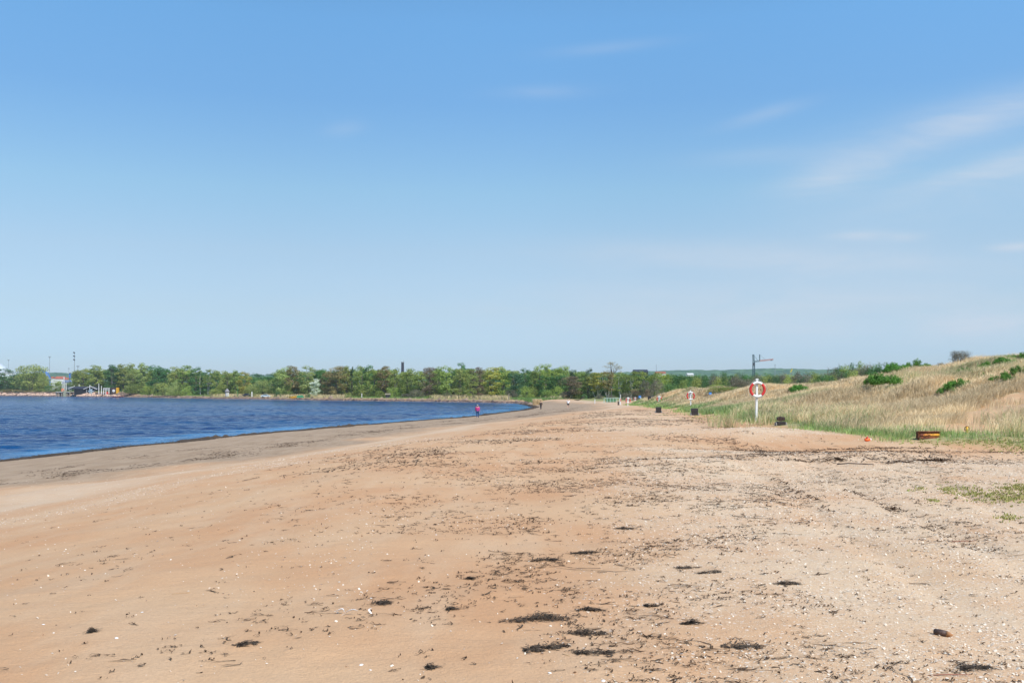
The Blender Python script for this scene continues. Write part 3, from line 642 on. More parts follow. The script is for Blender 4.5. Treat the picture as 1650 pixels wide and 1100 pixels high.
emit('creeping_plants', [(V, q4, q3, col)], 'low yellow green creeping plants in patches on the shell sand', 'plants')
# reeds and rough grass on the far bank
n = 42000; u = rng.uniform(0, 1, n); FS = np.array(far_sh[1:11]); sl = np.r_[0, np.cumsum(np.hypot(*np.diff(FS, axis=0).T))]; uu = u**1.5*sl[-1]
bx = np.interp(uu, sl, FS[:, 0]); by = np.interp(uu, sl, FS[:, 1]); offy = rng.uniform(6, 30, n)*(.6+by*.0012); x = bx+offy*.45; y = by+offy*.9
pxs = PX0+F*x/y; g1 = np.interp(pxs, [0, 190, 200, 290, 300, 330, 345, 400, 560, 570, 690, 700, 815, 830, 900], [.5, .8, .9, .9, .7, .8, .3, .15, .15, .8, .8, .2, .25, .85, .6])+rng.normal(0, .1, n)
hh_ = np.where((g1 < .45), rng.uniform(.7, 1.5, n), rng.uniform(.3, .7, n)); V, q4, q3 = blades(x, y, hh_, rng.uniform(.12, .3, n)*(y/400), rng.uniform(.05, .4, n), rng.uniform(0, 6.28, n))
G1 = sstep(g1, .35, .6)[:, None]; tt = rng.uniform(.75, 1.1, (n, 1)); col = ((np.array([.62, .50, .28])*(1-G1))+np.array([.17, .27, .07])*G1)*tt
emit('bank_grass', [(V, q4, q3, np.repeat(col, 5, axis=0))], 'pale reeds and green grass on the far bank under the woods', 'grass')
# dark stones and weed along the far waterline
n = 9000; uu = rng.uniform(0, 1, n)**1.3*sl[-1]*.72; bx = np.interp(uu, sl, FS[:, 0]); by = np.interp(uu, sl, FS[:, 1]); s0 = shore(bx, by); of = rng.exponential(1.4, n)+.1-s0
x = bx+of*.5; y = by+of*.87; r = rng.lognormal(math.log(.2), .5, n)*(.5+by/500); z = np.maximum(height(x, y), 0)
oct_ = np.array([(1, 0, 0), (.2, .9, 0), (-1, .2, 0), (-.1, -1, 0), (0, 0, .8)]); V = np.stack([np.stack([x, y, z-.05], 1)+r[:, None]*(o_*rng.uniform(.6, 1.3, (n, 3))) for o_ in oct_], 1).reshape(-1, 3)
b = np.arange(n)*5; Fs = np.concatenate([np.stack([b+i, b+(i+1) % 4, b+4], 1) for i in range(4)]); tn = np.repeat(np.clip(rng.normal(.2, .25, n)+(of > 3)*.3, 0, 1), 5)
m_st, q, p, _ = mat('shore_stone'); q.put(p.inputs['Base Color'], q.mix(q.attr('tint'), (.06, .038, .034), (.42, .30, .22))); p.inputs['Roughness'].default_value = .85
o = link('shore_stones', np_mesh('shore_stones', V, [Fs], dict(tint=tn)), m_st); tag(o, 'small dark and tan stones along the far waterline', 'stones', kind='stuff')

# ------------------------------------------------------------------ trees
m_bark = paint('grey_bark', (.16, .135, .11), .9, .4, 1.5); m_barkp = paint('pale_bark', (.72, .68, .60), .8, .5, 1.2, col2=(.40, .36, .30)); m_barkd = paint('dark_bark', (.07, .055, .045), .9, .4, 1.5)
LM = dict(olive=leafmat('olive_leaves', (0.188, 0.253, 0.056), (0.395, 0.441, 0.121)), mid=leafmat('green_leaves', (0.133, 0.206, 0.044), (0.281, 0.354, 0.086)),
          bright=leafmat('bright_green_leaves', (0.188, 0.288, 0.050), (0.376, 0.459, 0.110)), dark=leafmat('dark_green_leaves', (0.043, 0.122, 0.039), (0.117, 0.245, 0.068)),
          brown=leafmat('brownish_leaves', (0.189, 0.159, 0.062), (0.378, 0.307, 0.124)), red=leafmat('reddish_brown_twigs', (.14, .105, .062), (.26, .20, .125)),
          willow=leafmat('willow_leaves', (0.200, 0.284, 0.075), (0.434, 0.500, 0.164)), white=leafmat('white_blossom', (0.297, 0.378, 0.189), (0.837, 0.864, 0.743)),
          blue=leafmat('blue_green_leaves', (0.051, 0.144, 0.076), (0.119, 0.236, 0.119)), grey=leafmat('grey_brown_scrub', (0.115, 0.108, 0.074), (0.230, 0.216, 0.149)),
          rose=leafmat('rose_leaves', (.05, .15, .02), (.15, .32, .05)), yellow=leafmat('yellow_green_leaves', (0.189, 0.270, 0.041), (0.365, 0.446, 0.095)),
          pine=leafmat('pine_needles', (0.035, 0.088, 0.042), (0.096, 0.166, 0.070)), yelolive=leafmat('golden_olive_leaves', (0.246, 0.252, 0.047), (0.475, 0.433, 0.093)))
def crown_mesh(kind, seed, H=15.0, Rr=4.0, leaf=.42, nb=26, per=90, z0=.12):
    r_ = np.random.default_rng(seed); cs = []; rad = []
    for i in range(nb):
        t = r_.uniform(0, 1)
        if kind == 'dome': zz_ = z0+(.93-z0)*t; pr = math.sqrt(max(0, 1-((zz_-.30)/.70)**2)) if zz_ > .3 else .92
        elif kind == 'cone': zz_ = z0+(.97-z0)*t; pr = max(.06, (1-zz_)*1.1)
        elif kind == 'sparse': zz_ = .55+.40*t; pr = .95*math.sin(math.pi*(.15+.75*t))
        elif kind == 'tall': zz_ = z0+(.93-z0)*t; pr = .35+.62*math.sin(math.pi*min(1, .12+.80*t))
        else: zz_ = z0+(.93-z0)*t; pr = .55+.42*math.sin(math.pi*min(1, (.05+.88*t)))
        a = r_.uniform(0, 6.28); q_ = math.sqrt(r_.uniform(.05, 1))*pr*.80
        cs.append((math.cos(a)*q_*Rr, math.sin(a)*q_*Rr, zz_*H)); rad.append(r_.uniform(.20, .34)*Rr*(1 if kind != 'cone' else .5*pr+.35))
    if kind == 'mat':
        cs = []; rad = []
        while len(cs) < nb:
            a_, b_ = r_.uniform(-1, 1, 2); e_ = a_*a_+b_*b_
            if e_ > 1 or vnoise(np.array([a_*2.3+seed]), np.array([b_*2.3]), 5)[0] < .46+.14*e_: continue
            cs.append((a_*Rr*.92, b_*Rr*.92, H*(.12+.72*r_.uniform(.3, 1)*(1-e_*.7)))); rad.append(r_.uniform(.08, .16)*Rr)
    cs = np.array(cs); rad = np.array(rad); n = nb*per; ci = np.repeat(np.arange(nb), per)
    d = r_.normal(0, 1, (n, 3)); d /= np.linalg.norm(d, axis=1, keepdims=True); rr = r_.uniform(.35, 1.1, (n, 1))**.6
    P = cs[ci]+d*rr*rad[ci][:, None]*np.array([1.15, 1.15, .85]); P[:, 2] = np.maximum(P[:, 2], .15)
    # leaf faces: random orientation, leaning outwards and up
    nrm = d*.8+r_.normal(0, .55, (n, 3))+np.array([0, 0, .35]); nrm /= np.linalg.norm(nrm, axis=1, keepdims=True)
    u = np.cross(nrm, r_.normal(0, 1, (n, 3))); u /= np.linalg.norm(u, axis=1, keepdims=True); v = np.cross(nrm, u)
    s = r_.uniform(.5, 1.2, (n, 1))*leaf
    V = np.stack([P-u*s*.5, P+v*s*.30, P+u*s*.5, P-v*s*.34], 1).reshape(-1, 3); b = np.arange(n)*4
    tint = np.clip(r_.uniform(0, 1, nb)[ci]*.65+r_.uniform(0, .45, n), 0, 1)
    return np_mesh('crown', V, [np.stack([b, b+1, b+2, b+3], 1)], dict(tint=np.repeat(tint, 4))), cs
def trunk_mesh(cs, H, r0, stems=1, seed=0, limbs=9, zf=.75, bend=.04):
    rr = random.Random(seed); mb = MB()
    for k in range(stems):
        ox = rr.uniform(-.12, .12)*H*(stems > 1)*.6; oy = rr.uniform(-.1, .1)*H*(stems > 1)*.6
        pts = [(ox*.3, oy*.3, -.3)]; x_, y_ = ox*.3, oy*.3
        for i in range(1, 7):
            x_ += ox*.18+rr.uniform(-bend, bend)*H*.5; y_ += oy*.18+rr.uniform(-bend, bend)*H*.5; pts.append((x_, y_, H*zf*i/6))
        mb.tube(pts, [r0*(1-.13*i)*(1 if stems == 1 else .7) for i in range(7)], 6)
        for j in range(limbs//stems):
            c = cs[rr.randrange(len(cs))]; i = rr.randrange(2, 6); a = Vector(pts[i]); b = Vector(c)
            if b.z < a.z: a = Vector(pts[2])
            m_ = a.lerp(b, .5)+Vector((0, 0, -.03*H)); mb.tube([a, m_, b], [r0*.42, r0*.26, r0*.08], 5, False)
    me = bpy.data.meshes.new('trunk'); me.from_pydata(mb.v, [], mb.f); me.update(); return me
PROTO = {}
def proto(kind, var):
    key = (kind, var)
    if key in PROTO: return PROTO[key]
    sd_ = hash_(kind)*31+var*7+3
    P = dict(broad=('broad', 15, 4, .44, 44, 95, .06, 1, .22, 'bark'), willow=('dome', 12, 6, .42, 60, 95, .03, 3, .22, 'bark'), birch=('tall', 16, 2.6, .36, 26, 70, .32, 2, .15, 'pale'),
             tall=('tall', 16, 3.2, .42, 42, 90, .05, 1, .2, 'bark'), pine=('cone', 14, 3, .36, 44, 70, .2, 1, .2, 'dark'), twig=('tall', 14, 3.6, .32, 66, 90, .04, 4, .10, 'bark'),
             aspen=('tall', 16, 2.8, .36, 36, 80, .30, 5, .12, 'pale'), sparse=('sparse', 18, 4.2, .36, 30, 34, .5, 2, .2, 'dark'), shrub=('dome', 4, 2.6, .20, 40, 90, .03, 3, .06, 'bark'), mat=('mat', 1.0, 1.6, .085, 95, 90, .03, 3, .012, 'bark'), fine=('dome', 1.5, 1.4, .075, 60, 120, .03, 3, .03, 'bark'), opine=('sparse', 5, 2.2, .16, 30, 70, .3, 1, .1, 'dark'))[kind]
    sh, H, Rr, leaf, nb, per, z0, stems, r0, bk = P
    me, cs = crown_mesh(sh, sd_, H, Rr, leaf, nb, per, z0); me.materials.append(LM['mid'])
    tm = trunk_mesh(cs, H, r0, stems, sd_, 10 if kind not in ('twig', 'sparse') else 26, .78 if sh != 'dome' else .6); tm.materials.append(dict(bark=m_bark, pale=m_barkp, dark=m_barkd)[bk])
    co = np.zeros(len(me.vertices)*3, np.float32); me.vertices.foreach_get('co', co); co = co.reshape(-1, 3); PROTO[key] = (me, tm, float(np.percentile(co[:, 2], 99.3)), float(np.percentile(np.hypot(co[:, 0], co[:, 1]), 93))/.98); return PROTO[key]
def hash_(s): return sum(ord(c)*(i+1) for i, c in enumerate(s))
def tree(name, kind, colr, x, y, h, wid, label, cat='tree', group=None, var=0, z=None, crown='crown', depth=None):
    me, tm, H, Rr = proto(kind, var)
    e = empty(name, (x, y, (hz(x, y) if z is None else z)-.05), random.uniform(0, 6.28), label=label, cat=cat, group=group)
    kx = wid/(2*Rr*.98); e.scale = (kx, kx if depth is None else depth/(2*Rr), h/H)
    a = bpy.data.objects.new(crown, me); C.objects.link(a); a.parent = e; a.material_slots[0].link = 'OBJECT'; a.material_slots[0].material = LM[colr]
    b = bpy.data.objects.new('trunk' if cat == 'tree' else 'stem', tm); C.objects.link(b); b.parent = e
    return e
def shore_d(px):
    d = np.linspace(250, 1000, 3000); x = (px-PX0)/F*d; s = shore(x, d); i = len(d)-1-np.argmax(s[::-1] < 0); return float(d[min(i+1, len(d)-1)])
DX = [-50, 0, 100, 200, 300, 400, 500, 600, 750, 850, 950, 1050, 1150, 1250, 1400, 1500]; DD = [900, 850, 760, 675, 560, 500, 452, 412, 372, 348, 322, 300, 262, 235, 205, 190]
def tdist(px): return float(np.interp(px, DX, DD)) if px > 815 else shore_d(px)*1.01+float(np.interp(px, [0, 180, 200, 600, 830, 880], [34, 34, 40, 26, 24, 22]))
def tpx(name, kind, colr, px, top, wpx, label, extra=0, var=0, cat='tree', group='trees of the wood behind the bay', by=None, crown='crown'):
    d = tdist(px)+extra; x = (px-PX0)/F*d; z = hz(x, d); h = zat(top, d)-z
    return tree(name, kind, colr, x, d, max(h, .8), wpx/F*d, label, cat, group, var, z, crown)
B = 'broadleaf_tree'
T = [ ('broadleaf_tree', 'broad', 'mid', 106, 616.5, 18, 'low green tree behind the jetty masts', -6, 1), # name, kind, colour, px, top, width, label, extra distance, variant
 (B, 'broad', 'dark', 8, 594, 26, 'dark green gappy tree in front of the white storage tank', 0, 0),
 ('willow_tree', 'willow', 'olive', 50, 588, 54, 'big round olive willow on the breakwater, left of the jetty', 0, 0),
 ('willow_tree', 'willow', 'olive', 70, 601, 20, 'smaller olive willow leaning on the right side of the big round willow', -8, 1),
 (B, 'broad', 'bright', 90, 613.5, 20, 'low bright green tree between the big willow and the jetty masts', -12, 1),
 (B, 'broad', 'olive', 133, 594, 32, 'rounded olive tree directly behind the black boathouse', 10, 2),
 (B, 'willow', 'olive', 121, 613, 12, 'small olive tree at the left end of the black boathouse', 6, 2),
 (B, 'tall', 'olive', 158, 589, 26, 'pale olive tree behind the right end of the black boathouse', 6, 0),
 (B, 'tall', 'dark', 182, 588, 24, 'dark green tree behind the yellow kiosk panel', 0, 1),
 (B, 'tall', 'olive', 200, 587, 26, 'tall olive tree first right of the kiosk', 6, 2),
 (B, 'broad', 'willow', 213, 586, 22, 'tall pale green tree second right of the kiosk', 0, 0),
 (B, 'tall', 'willow', 230, 585, 22, 'tall pale green tree left of the dark oak', 6, 1),
 ('oak_tree', 'broad', 'dark', 251, 589, 30, 'dark green oak behind the pair of round waterside bushes', 0, 2),
 (B, 'tall', 'dark', 266, 594, 20, 'small dark tree on the right side of the dark oak', 8, 0),
 (B, 'broad', 'olive', 282, 591, 26, 'olive tree left of the birch stems', 0, 1),
 (B, 'tall', 'mid', 298, 589, 26, 'mid green tree just left of the birch stems', 5, 2),
 (B, 'broad', 'dark', 317, 592, 24, 'dark crowned tree above the first birch stem', 8, 0),
 ('birch_tree', 'birch', 'mid', 324, 597, 14, 'birch with one bright white stem, left of the twin stemmed birch', -5, 0),
 ('birch_tree', 'birch', 'mid', 335, 595, 16, 'birch with bright twin white stems above the tan sand spit', -5, 1),
 (B, 'tall', 'olive', 351, 597, 20, 'slim olive tree right of the twin stemmed birch', 0, 0),
 (B, 'broad', 'olive', 367, 598, 22, 'olive tree behind the grey thatched hut', 0, 2),
 (B, 'tall', 'mid', 381, 597, 20, 'mid green tree behind the green lamp post', 4, 1),
 (B, 'broad', 'yelolive', 394, 599, 22, 'golden olive tree at the right end of the thatched hut clearing', 0, 0),
 (B, 'broad', 'blue', 415, 602, 34, 'low blue green tree far back above the parked car', 60, 0),
 (B, 'broad', 'blue', 438, 602, 34, 'low blue green tree farthest back, right above the parked car', 70, 1),
 ('willow_tree', 'willow', 'willow', 424, 612, 44, 'low rounded pale willow behind the parked car', -6, 1),
 (B, 'broad', 'mid', 448, 600, 22, 'green tree on the left flank of the brownish grove', 0, 1),
 (B, 'broad', 'willow', 458, 592, 26, 'pale green tree left of the brown topped poplar', 0, 2),
 ('poplar_tree', 'tall', 'brown', 474, 590, 26, 'brown topped poplar between two pale green trees', -3, 0),
 (B, 'broad', 'willow', 496, 590, 26, 'pale bright tree left of the gap with white blossom', 2, 0),
 ('hawthorn_tree', 'broad', 'white', 507, 610, 16, 'small tree covered in white blossom', -14, 1),
 (B, 'broad', 'dark', 516, 595, 24, 'dark tree behind the white blossom tree', 12, 2),
 ('poplar_tree', 'twig', 'brown', 530, 599, 28, 'brown green poplar with many pale stems, left of the tallest one', 0, 0),
 ('poplar_tree', 'twig', 'brown', 546, 590, 36, 'widest and tallest brown green poplar with pale stems', 0, 1),
 (B, 'tall', 'olive', 560, 590, 18, 'thin olive tree on the right edge of the widest brown poplar', 4, 1),
 ('spruce_tree', 'pine', 'pine', 568, 591, 12, 'narrow dark spruce between the brown poplar and green trees', 6, 0),
 (B, 'broad', 'mid', 582, 590, 26, 'mid green tree right of the narrow dark spruce', 0, 0),
 (B, 'broad', 'dark', 594, 589, 22, 'dark green tree second right of the narrow dark spruce', 5, 1),
 (B, 'broad', 'bright', 604, 594, 22, 'bright green tree left of the brown tree near the shed', -4, 2),
 (B, 'tall', 'brown', 620, 590, 26, 'brownish tree above the shed in the bushes', 0, 2),
 (B, 'broad', 'mid', 637, 594, 22, 'green tree left of the dark chimney', 0, 0),
 (B, 'broad', 'mid', 656, 594, 26, 'green tree in front of the dark chimney', 0, 1),
 (B, 'tall', 'olive', 674, 598, 22, 'lower olive tree right of the dark chimney', 0, 0),
 ('maple_tree', 'twig', 'red', 692, 592, 28, 'reddish brown tree right of the dark chimney, half in leaf', -2, 2),
 (B, 'broad', 'mid', 709, 592, 20, 'green tree on the right of the reddish brown tree', 3, 2),
 (B, 'broad', 'bright', 719, 590, 24, 'bright green round topped tree left of the tallest dark crown', 0, 0),
 (B, 'broad', 'dark', 741, 585, 20, 'dark round crown standing highest above the middle of the wood', 14, 1),
 ('poplar_tree', 'twig', 'olive', 742, 594, 30, 'olive poplar with pale stems below the highest dark crown', -3, 1),
 ('maple_tree', 'twig', 'red', 769, 592, 28, 'reddish tree with bare top twigs, above the person in pink', 0, 0),
 ('poplar_tree', 'twig', 'olive', 760, 603, 24, 'low olive poplar above the person in pink', -8, 0),
 ('poplar_tree', 'tall', 'yelolive', 792, 592, 30, 'wide golden olive tree right of the person in pink', -5, 2),
 (B, 'broad', 'bright', 811, 591, 24, 'bright green tree where the golden olive tree ends', 5, 1),
 (B, 'broad', 'blue', 829, 600, 28, 'blue green dense tree above the tip of the bay', -5, 2),
 (B, 'broad', 'dark', 846, 594, 22, 'dark tree behind the tip of the bay', 8, 0),
 (B, 'tall', 'mid', 860, 597, 18, 'narrow green tree left of the bright leafy trio', 0, 0),
 (B, 'broad', 'bright', 870, 588, 22, 'bright leafy tree, left one of the trio above the person in black', 6, 0),
 (B, 'broad', 'bright', 886, 587, 22, 'bright leafy tree, middle one of the trio above the person in black', 4, 1),
 (B, 'broad', 'bright', 905, 590, 26, 'bright leafy tree, right one of the trio above the person in black', 6, 2),
 (B, 'broad', 'dark', 878, 606, 30, 'dark undergrowth tree beneath the bright leafy trio', -4, 0),
 ('pine_tree', 'broad', 'pine', 926, 596, 18, 'dark pine above the brown twiggy tree, left of the other pine', 8, 1),
 (B, 'broad', 'dark', 902, 604, 26, 'dark tree left of the brown twiggy tree', 0, 2),
 ('hawthorn_tree', 'twig', 'red', 920, 606, 34, 'brown twiggy tree in front of the wood, right of the person in white', -12, 1),
 ('pine_tree', 'broad', 'pine', 950, 594, 16, 'dark round pine left of the sparse tall crown', 6, 0),
 (B, 'broad', 'mid', 938, 601, 22, 'green tree between the two dark pines', 4, 0),
 (B, 'tall', 'olive', 948, 606, 24, 'olive tree with pale stems under the right hand pine', -3, 1),
 ('aspen_tree', 'aspen', 'yelolive', 963, 600, 32, 'golden aspen clump with pale slanting stems', -4, 2),
 ('aspen_tree', 'sparse', 'brown', 986, 583, 34, 'tall thin see-through crown standing out above the wood', 4, 0),
 ('aspen_tree', 'aspen', 'brown', 980, 599, 26, 'brownish aspen with pale stems under the see-through crown', -2, 2),
 ('aspen_tree', 'aspen', 'mid', 1000, 600, 28, 'green aspen with many pale stems right of the see-through crown', -4, 0),
 ('aspen_tree', 'aspen', 'mid', 1018, 598, 26, 'green aspen with pale stems below the dark warehouse', -2, 1),
 (B, 'broad', 'bright', 1036, 598.5, 28, 'bright green tree below the right end of the dark warehouse', 4, 0),
 (B, 'broad', 'mid', 1054, 600, 28, 'green tree beneath the mast right of the dark warehouse', 2, 1),
 (B, 'willow', 'yellow', 1070, 601.5, 26, 'yellow green tree below the red roof', -6, 2),
 (B, 'broad', 'dark', 1085, 603, 26, 'dark green tree right of the yellow green one', 2, 2),
 (B, 'willow', 'dark', 1102, 604, 30, 'wide dark green tree below the small white building', 0, 0),
]
for (nm, kd, cl, px, top, wpx, lab, ex_, var) in T: tpx(nm, kd, cl, px, top, wpx, lab, ex_, var)
# back rows: trees seen only as crowns between the front ones
br = random.Random(5)
LMK = [(8, 'the storage tank tree'), (50, 'the big round willow'), (75, 'the loading arm'), (120, 'the tall floodlight mast'), (147, 'the boathouse gable'), (184, 'the kiosk'), (215, 'the pale trees beyond the kiosk'), (251, 'the dark oak'), (275, 'the waterside bush pair'), (300, 'the tan sand spit'), (324, 'the single birch'), (340, 'the twin birch'), (366, 'the thatched hut'), (383, 'the green lamp'), (406, 'the short white post'), (428, 'the parked silver car'), (450, 'the left flank of the brown grove'), (474, 'the brown topped poplar'), (496, 'the pale tree before the blossom'), (510, 'the white blossom tree'), (530, 'the left brown poplar'), (548, 'the widest brown poplar'), (568, 'the dark spruce'), (590, 'the lone grey post'), (608, 'the bright tree left of the shed'), (625, 'the little shed'), (649, 'the chimney'), (670, 'the grey leafless bush'), (692, 'the reddish brown tree'), (718, 'the bright round tree'), (741, 'the highest dark crown'), (769, 'the person in pink'), (795, 'the golden olive tree'), (820, 'the thin post at the bay tip'), (846, 'the bright rounded bush'), (871, 'the person in black'), (890, 'the bright leafy trio'), (915, 'the person in white'), (930, 'the left pine'), (950, 'the right pine'), (968, 'the golden aspen'), (986, 'the ball cage'), (1011, 'the leftmost near life ring'), (1031, 'the dark warehouse'), (1047, 'the far bin'), (1062, 'the third life ring'), (1085, 'the yellow green tree'), (1111, 'the small white house')]
px = -20
TOPX = [0, 60, 120, 200, 250, 300, 350, 400, 440, 460, 500, 550, 600, 660, 700, 740, 800, 850, 900, 930, 980, 1020, 1060, 1110]; TOPY = [604, 600, 600, 592, 595, 596, 600, 605, 606, 597, 598, 596, 595, 598, 597, 594, 596, 598, 594, 599, 602, 602, 604, 606]
while px < 1120:
    for row, ex_ in enumerate((22, 48)):
        p_ = px+br.uniform(-5, 5); tp = float(np.interp(p_, TOPX, TOPY))+br.uniform(-1, 3)
        if 66 < p_ < 128: continue
        cl = br.choice(['mid', 'dark', 'olive', 'bright', 'mid', 'dark']); 
        side = 'left of the birches' if p_ < 330 else ('between the birches and the dark chimney' if p_ < 650 else ('between the chimney and the tip of the bay' if p_ < 850 else 'right of the tip of the bay'))
        adj = dict(mid='mid green', dark='dark green', olive='olive green', bright='light green')[cl]
        lm = min(LMK, key=lambda q_: abs(q_[0]-p_)); sd2 = 'just left of' if p_ < lm[0]-3 else ('just right of' if p_ > lm[0]+3 else 'straight behind')
        tpx('woodland_tree', br.choice(['broad', 'tall', 'broad']), cl, p_, tp, br.uniform(26, 34), f'{adj} {("second", "third")[row]} row tree, {sd2} {lm[1]}', ex_, br.randrange(3), group='back row trees of the wood')
    px += 17
# understorey shrubs along the wood edge
SHR = [(262, 616, 30, 'olive', 'round olive bush at the waterside, left of a touching pair', -26), (279, 615, 24, 'willow', 'round lighter bush at the waterside, right of a touching pair', -24), (222, 618, 44, 'mid', 'wide green bush on the grass right of the kiosk', -16), (240, 621, 22, 'yellow', 'yellow green bush beside the waterside pair', -14),
       (300, 621, 20, 'bright', 'bright green bush left of the birch stems', -10), (288, 629, 22, 'mid', 'low bush at the right foot of the waterside pair', -28), (349, 626, 26, 'olive', 'olive bush left of the thatched hut', -14), (361, 620, 24, 'mid', 'green bush behind the thatched hut', -4), (405, 620, 28, 'olive', 'dark olive bush behind the white post', -8),
       (447, 631, 10, 'dark', 'tiny dark bush standing in the pale reeds left of the yellow boat', -18), (478, 637, 7, 'dark', 'tiny bush in the reeds below the yellow boat', -20), (497, 635, 9, 'dark', 'tiny bush in the reeds right of the green tarpaulin', -20), (466, 618, 22, 'mid', 'round green bush left of the yellow boat', -8), (562, 634, 14, 'mid', 'low bush where the pale reeds end', -18),
       (590, 625, 30, 'olive', 'greyish bush beside the lone post', -8), (612, 629, 18, 'mid', 'green bush left of the little shed', -8), (636, 624, 22, 'bright', 'bright bush right of the little shed', -6), (672, 627, 26, 'grey', 'grey leafless bush below the chimney', -12), (655, 634, 22, 'grey', 'low brown bush beside the grey leafless one', -12), (722, 632, 22, 'grey', 'grey brown bush left of the yellow green shrub', -10), (758, 633, 8, 'yellow', 'small yellow green shrub at the wood edge', -10),
       (700, 636, 26, 'mid', 'low green bush below the reddish tree', -10), (824, 628, 20, 'grey', 'grey bush behind the post at the bay tip', -12), (848, 622, 24, 'bright', 'bright rounded bush left of the reed mound', -16), (880, 628, 20, 'mid', 'green bush right of the reed mound', -16), (862, 622, 20, 'olive', 'olive bush behind the reed mound', -8), (897, 622, 22, 'bright', 'bright bush at the left of the brown twiggy tree', -6),
       (907, 632, 16, 'grey', 'pale grey bush under the brown twiggy tree', -16), (930, 628, 22, 'mid', 'green bush right of the brown twiggy tree', -8), (942, 634, 10, 'dark', 'dark stump like bush by the fallen branch', -18), (966, 636, 14, 'grey', 'brown scrub below the golden aspen', -14), (985, 636, 14, 'grey', 'brown scrub beneath the see-through crown', -14),
       (1008, 632, 18, 'grey', 'brown scrub at the left end of the boardwalk rails', -30), (1024, 626, 20, 'red', 'reddish brown bush behind the boardwalk', -40), (1040, 614, 24, 'grey', 'large grey green bush behind the boardwalk', -40), (1060, 610, 26, 'grey', 'grey green bush left of the yellow green tree', -50), (1080, 616, 26, 'dark', 'dark green bush behind the third life ring', -60), (1100, 612, 26, 'mid', 'green bush behind the dune left of the second life ring', -60), (1118, 610, 26, 'dark', 'dark green bush behind the second life ring', -60),
       (18, 627, 40, 'brown', 'low brownish hedge on the breakwater, left piece', -12), (48, 628, 34, 'brown', 'low brownish hedge on the breakwater, right piece', -12), (64, 619, 20, 'mid', 'green bush under the big willow', -14), (78, 621, 14, 'dark', 'dark bush left of the low bright tree', -14), (98, 618, 12, 'mid', 'green bush at the root of the jetty', -10)]
for i, (px, top, wpx, cl, lab, ex_) in enumerate(SHR): tpx('bush', 'shrub', cl, px, top, wpx, lab, ex_, i % 3, 'bush', 'bushes along the wood edge')

# scrub and crooked pines on the back dunes, right of the bay
SC = [(1128, 603, 24, 'dark', 40), (1140, 606, 26, 'grey', 10), (1150, 602, 22, 'pine', 45), (1162, 605, 26, 'grey', 12), (1170, 600, 22, 'dark', 50), (1182, 604, 26, 'olive', 10), (1192, 600, 24, 'pine', 48), (1205, 606, 28, 'dark', 5), (1216, 602, 22, 'dark', 45), (1228, 605, 28, 'olive', 5), (1240, 602, 24, 'dark', 44), (1252, 605, 26, 'mid', 5), (1262, 601, 22, 'grey', 40),
      (1274, 604, 26, 'olive', 4), (1285, 599, 20, 'grey', 40), (1296, 603, 26, 'grey', 0), (1308, 599, 20, 'mid', 34), (1318, 602, 22, 'mid', 0), (1330, 601, 24, 'red', 0), (1342, 599, 22, 'grey', 6), (1352, 596, 22, 'dark', 8), (1364, 594, 22, 'mid', 6), (1377, 591, 20, 'dark', 6), (1388, 589, 20, 'mid', 8), (1398, 593, 22, 'grey', 0), (1376, 600, 30, 'grey', -8), (1345, 606, 30, 'grey', -8), (1412, 592, 22, 'dark', 0), (1425, 590, 20, 'dark', 2)]
LM2 = [(1128, 'the slope past the second life ring'), (1144, 'the blue sign'), (1160, 'the low end of the boardwalk rail'), (1180, 'the bend of the boardwalk rail'), (1200, 'the high end of the boardwalk rail'), (1214, 'the crane mast'), (1224, 'the nearest life ring'), (1240, 'the crane jib tip'), (1275, 'the yellow flag'), (1300, 'the lone rose bush'), (1325, 'the dip in the dune skyline'), (1352, 'the left skyline mast'), (1363, 'the right skyline mast'), (1403, 'the small crooked pine'), (1425, 'the skyline rose thicket')]
sn = dict(dark='dark green', grey='grey brown', pine='blackish', olive='olive', mid='mid green', red='reddish brown')
for i, (px, top, wpx, cl, ex_) in enumerate(SC):
    d = (tdist(px)+ex_) if px < 1320 else float(np.interp(px, [1320, 1430], [170, 105]))+ex_*.6
    x = (px-PX0)/F*d; z = hz(x, d); h = zat(top-(6 if px > 1335 else 0), d)-z
    ref = 'left of the crane mast' if px < 1213 else ('between the crane mast and the yellow flag' if px < 1275 else ('just right of the yellow flag' if px < 1345 else 'on the dune crest where the scrub climbs'))
    row = 'back row' if ex_ > 20 else 'front row'
    lm = min(LM2, key=lambda q_: abs(q_[0]-px)); sd2 = 'left of' if px < lm[0]-3 else ('right of' if px > lm[0]+3 else 'above')
    tree('scrub_bush', 'shrub', cl, x, d, max(1.2, h), wpx/F*d*1.15, f'{sn[cl]} scrub bush, {row}, {sd2} {lm[1]}', 'bush', 'scrub behind the dunes', i % 3, z)
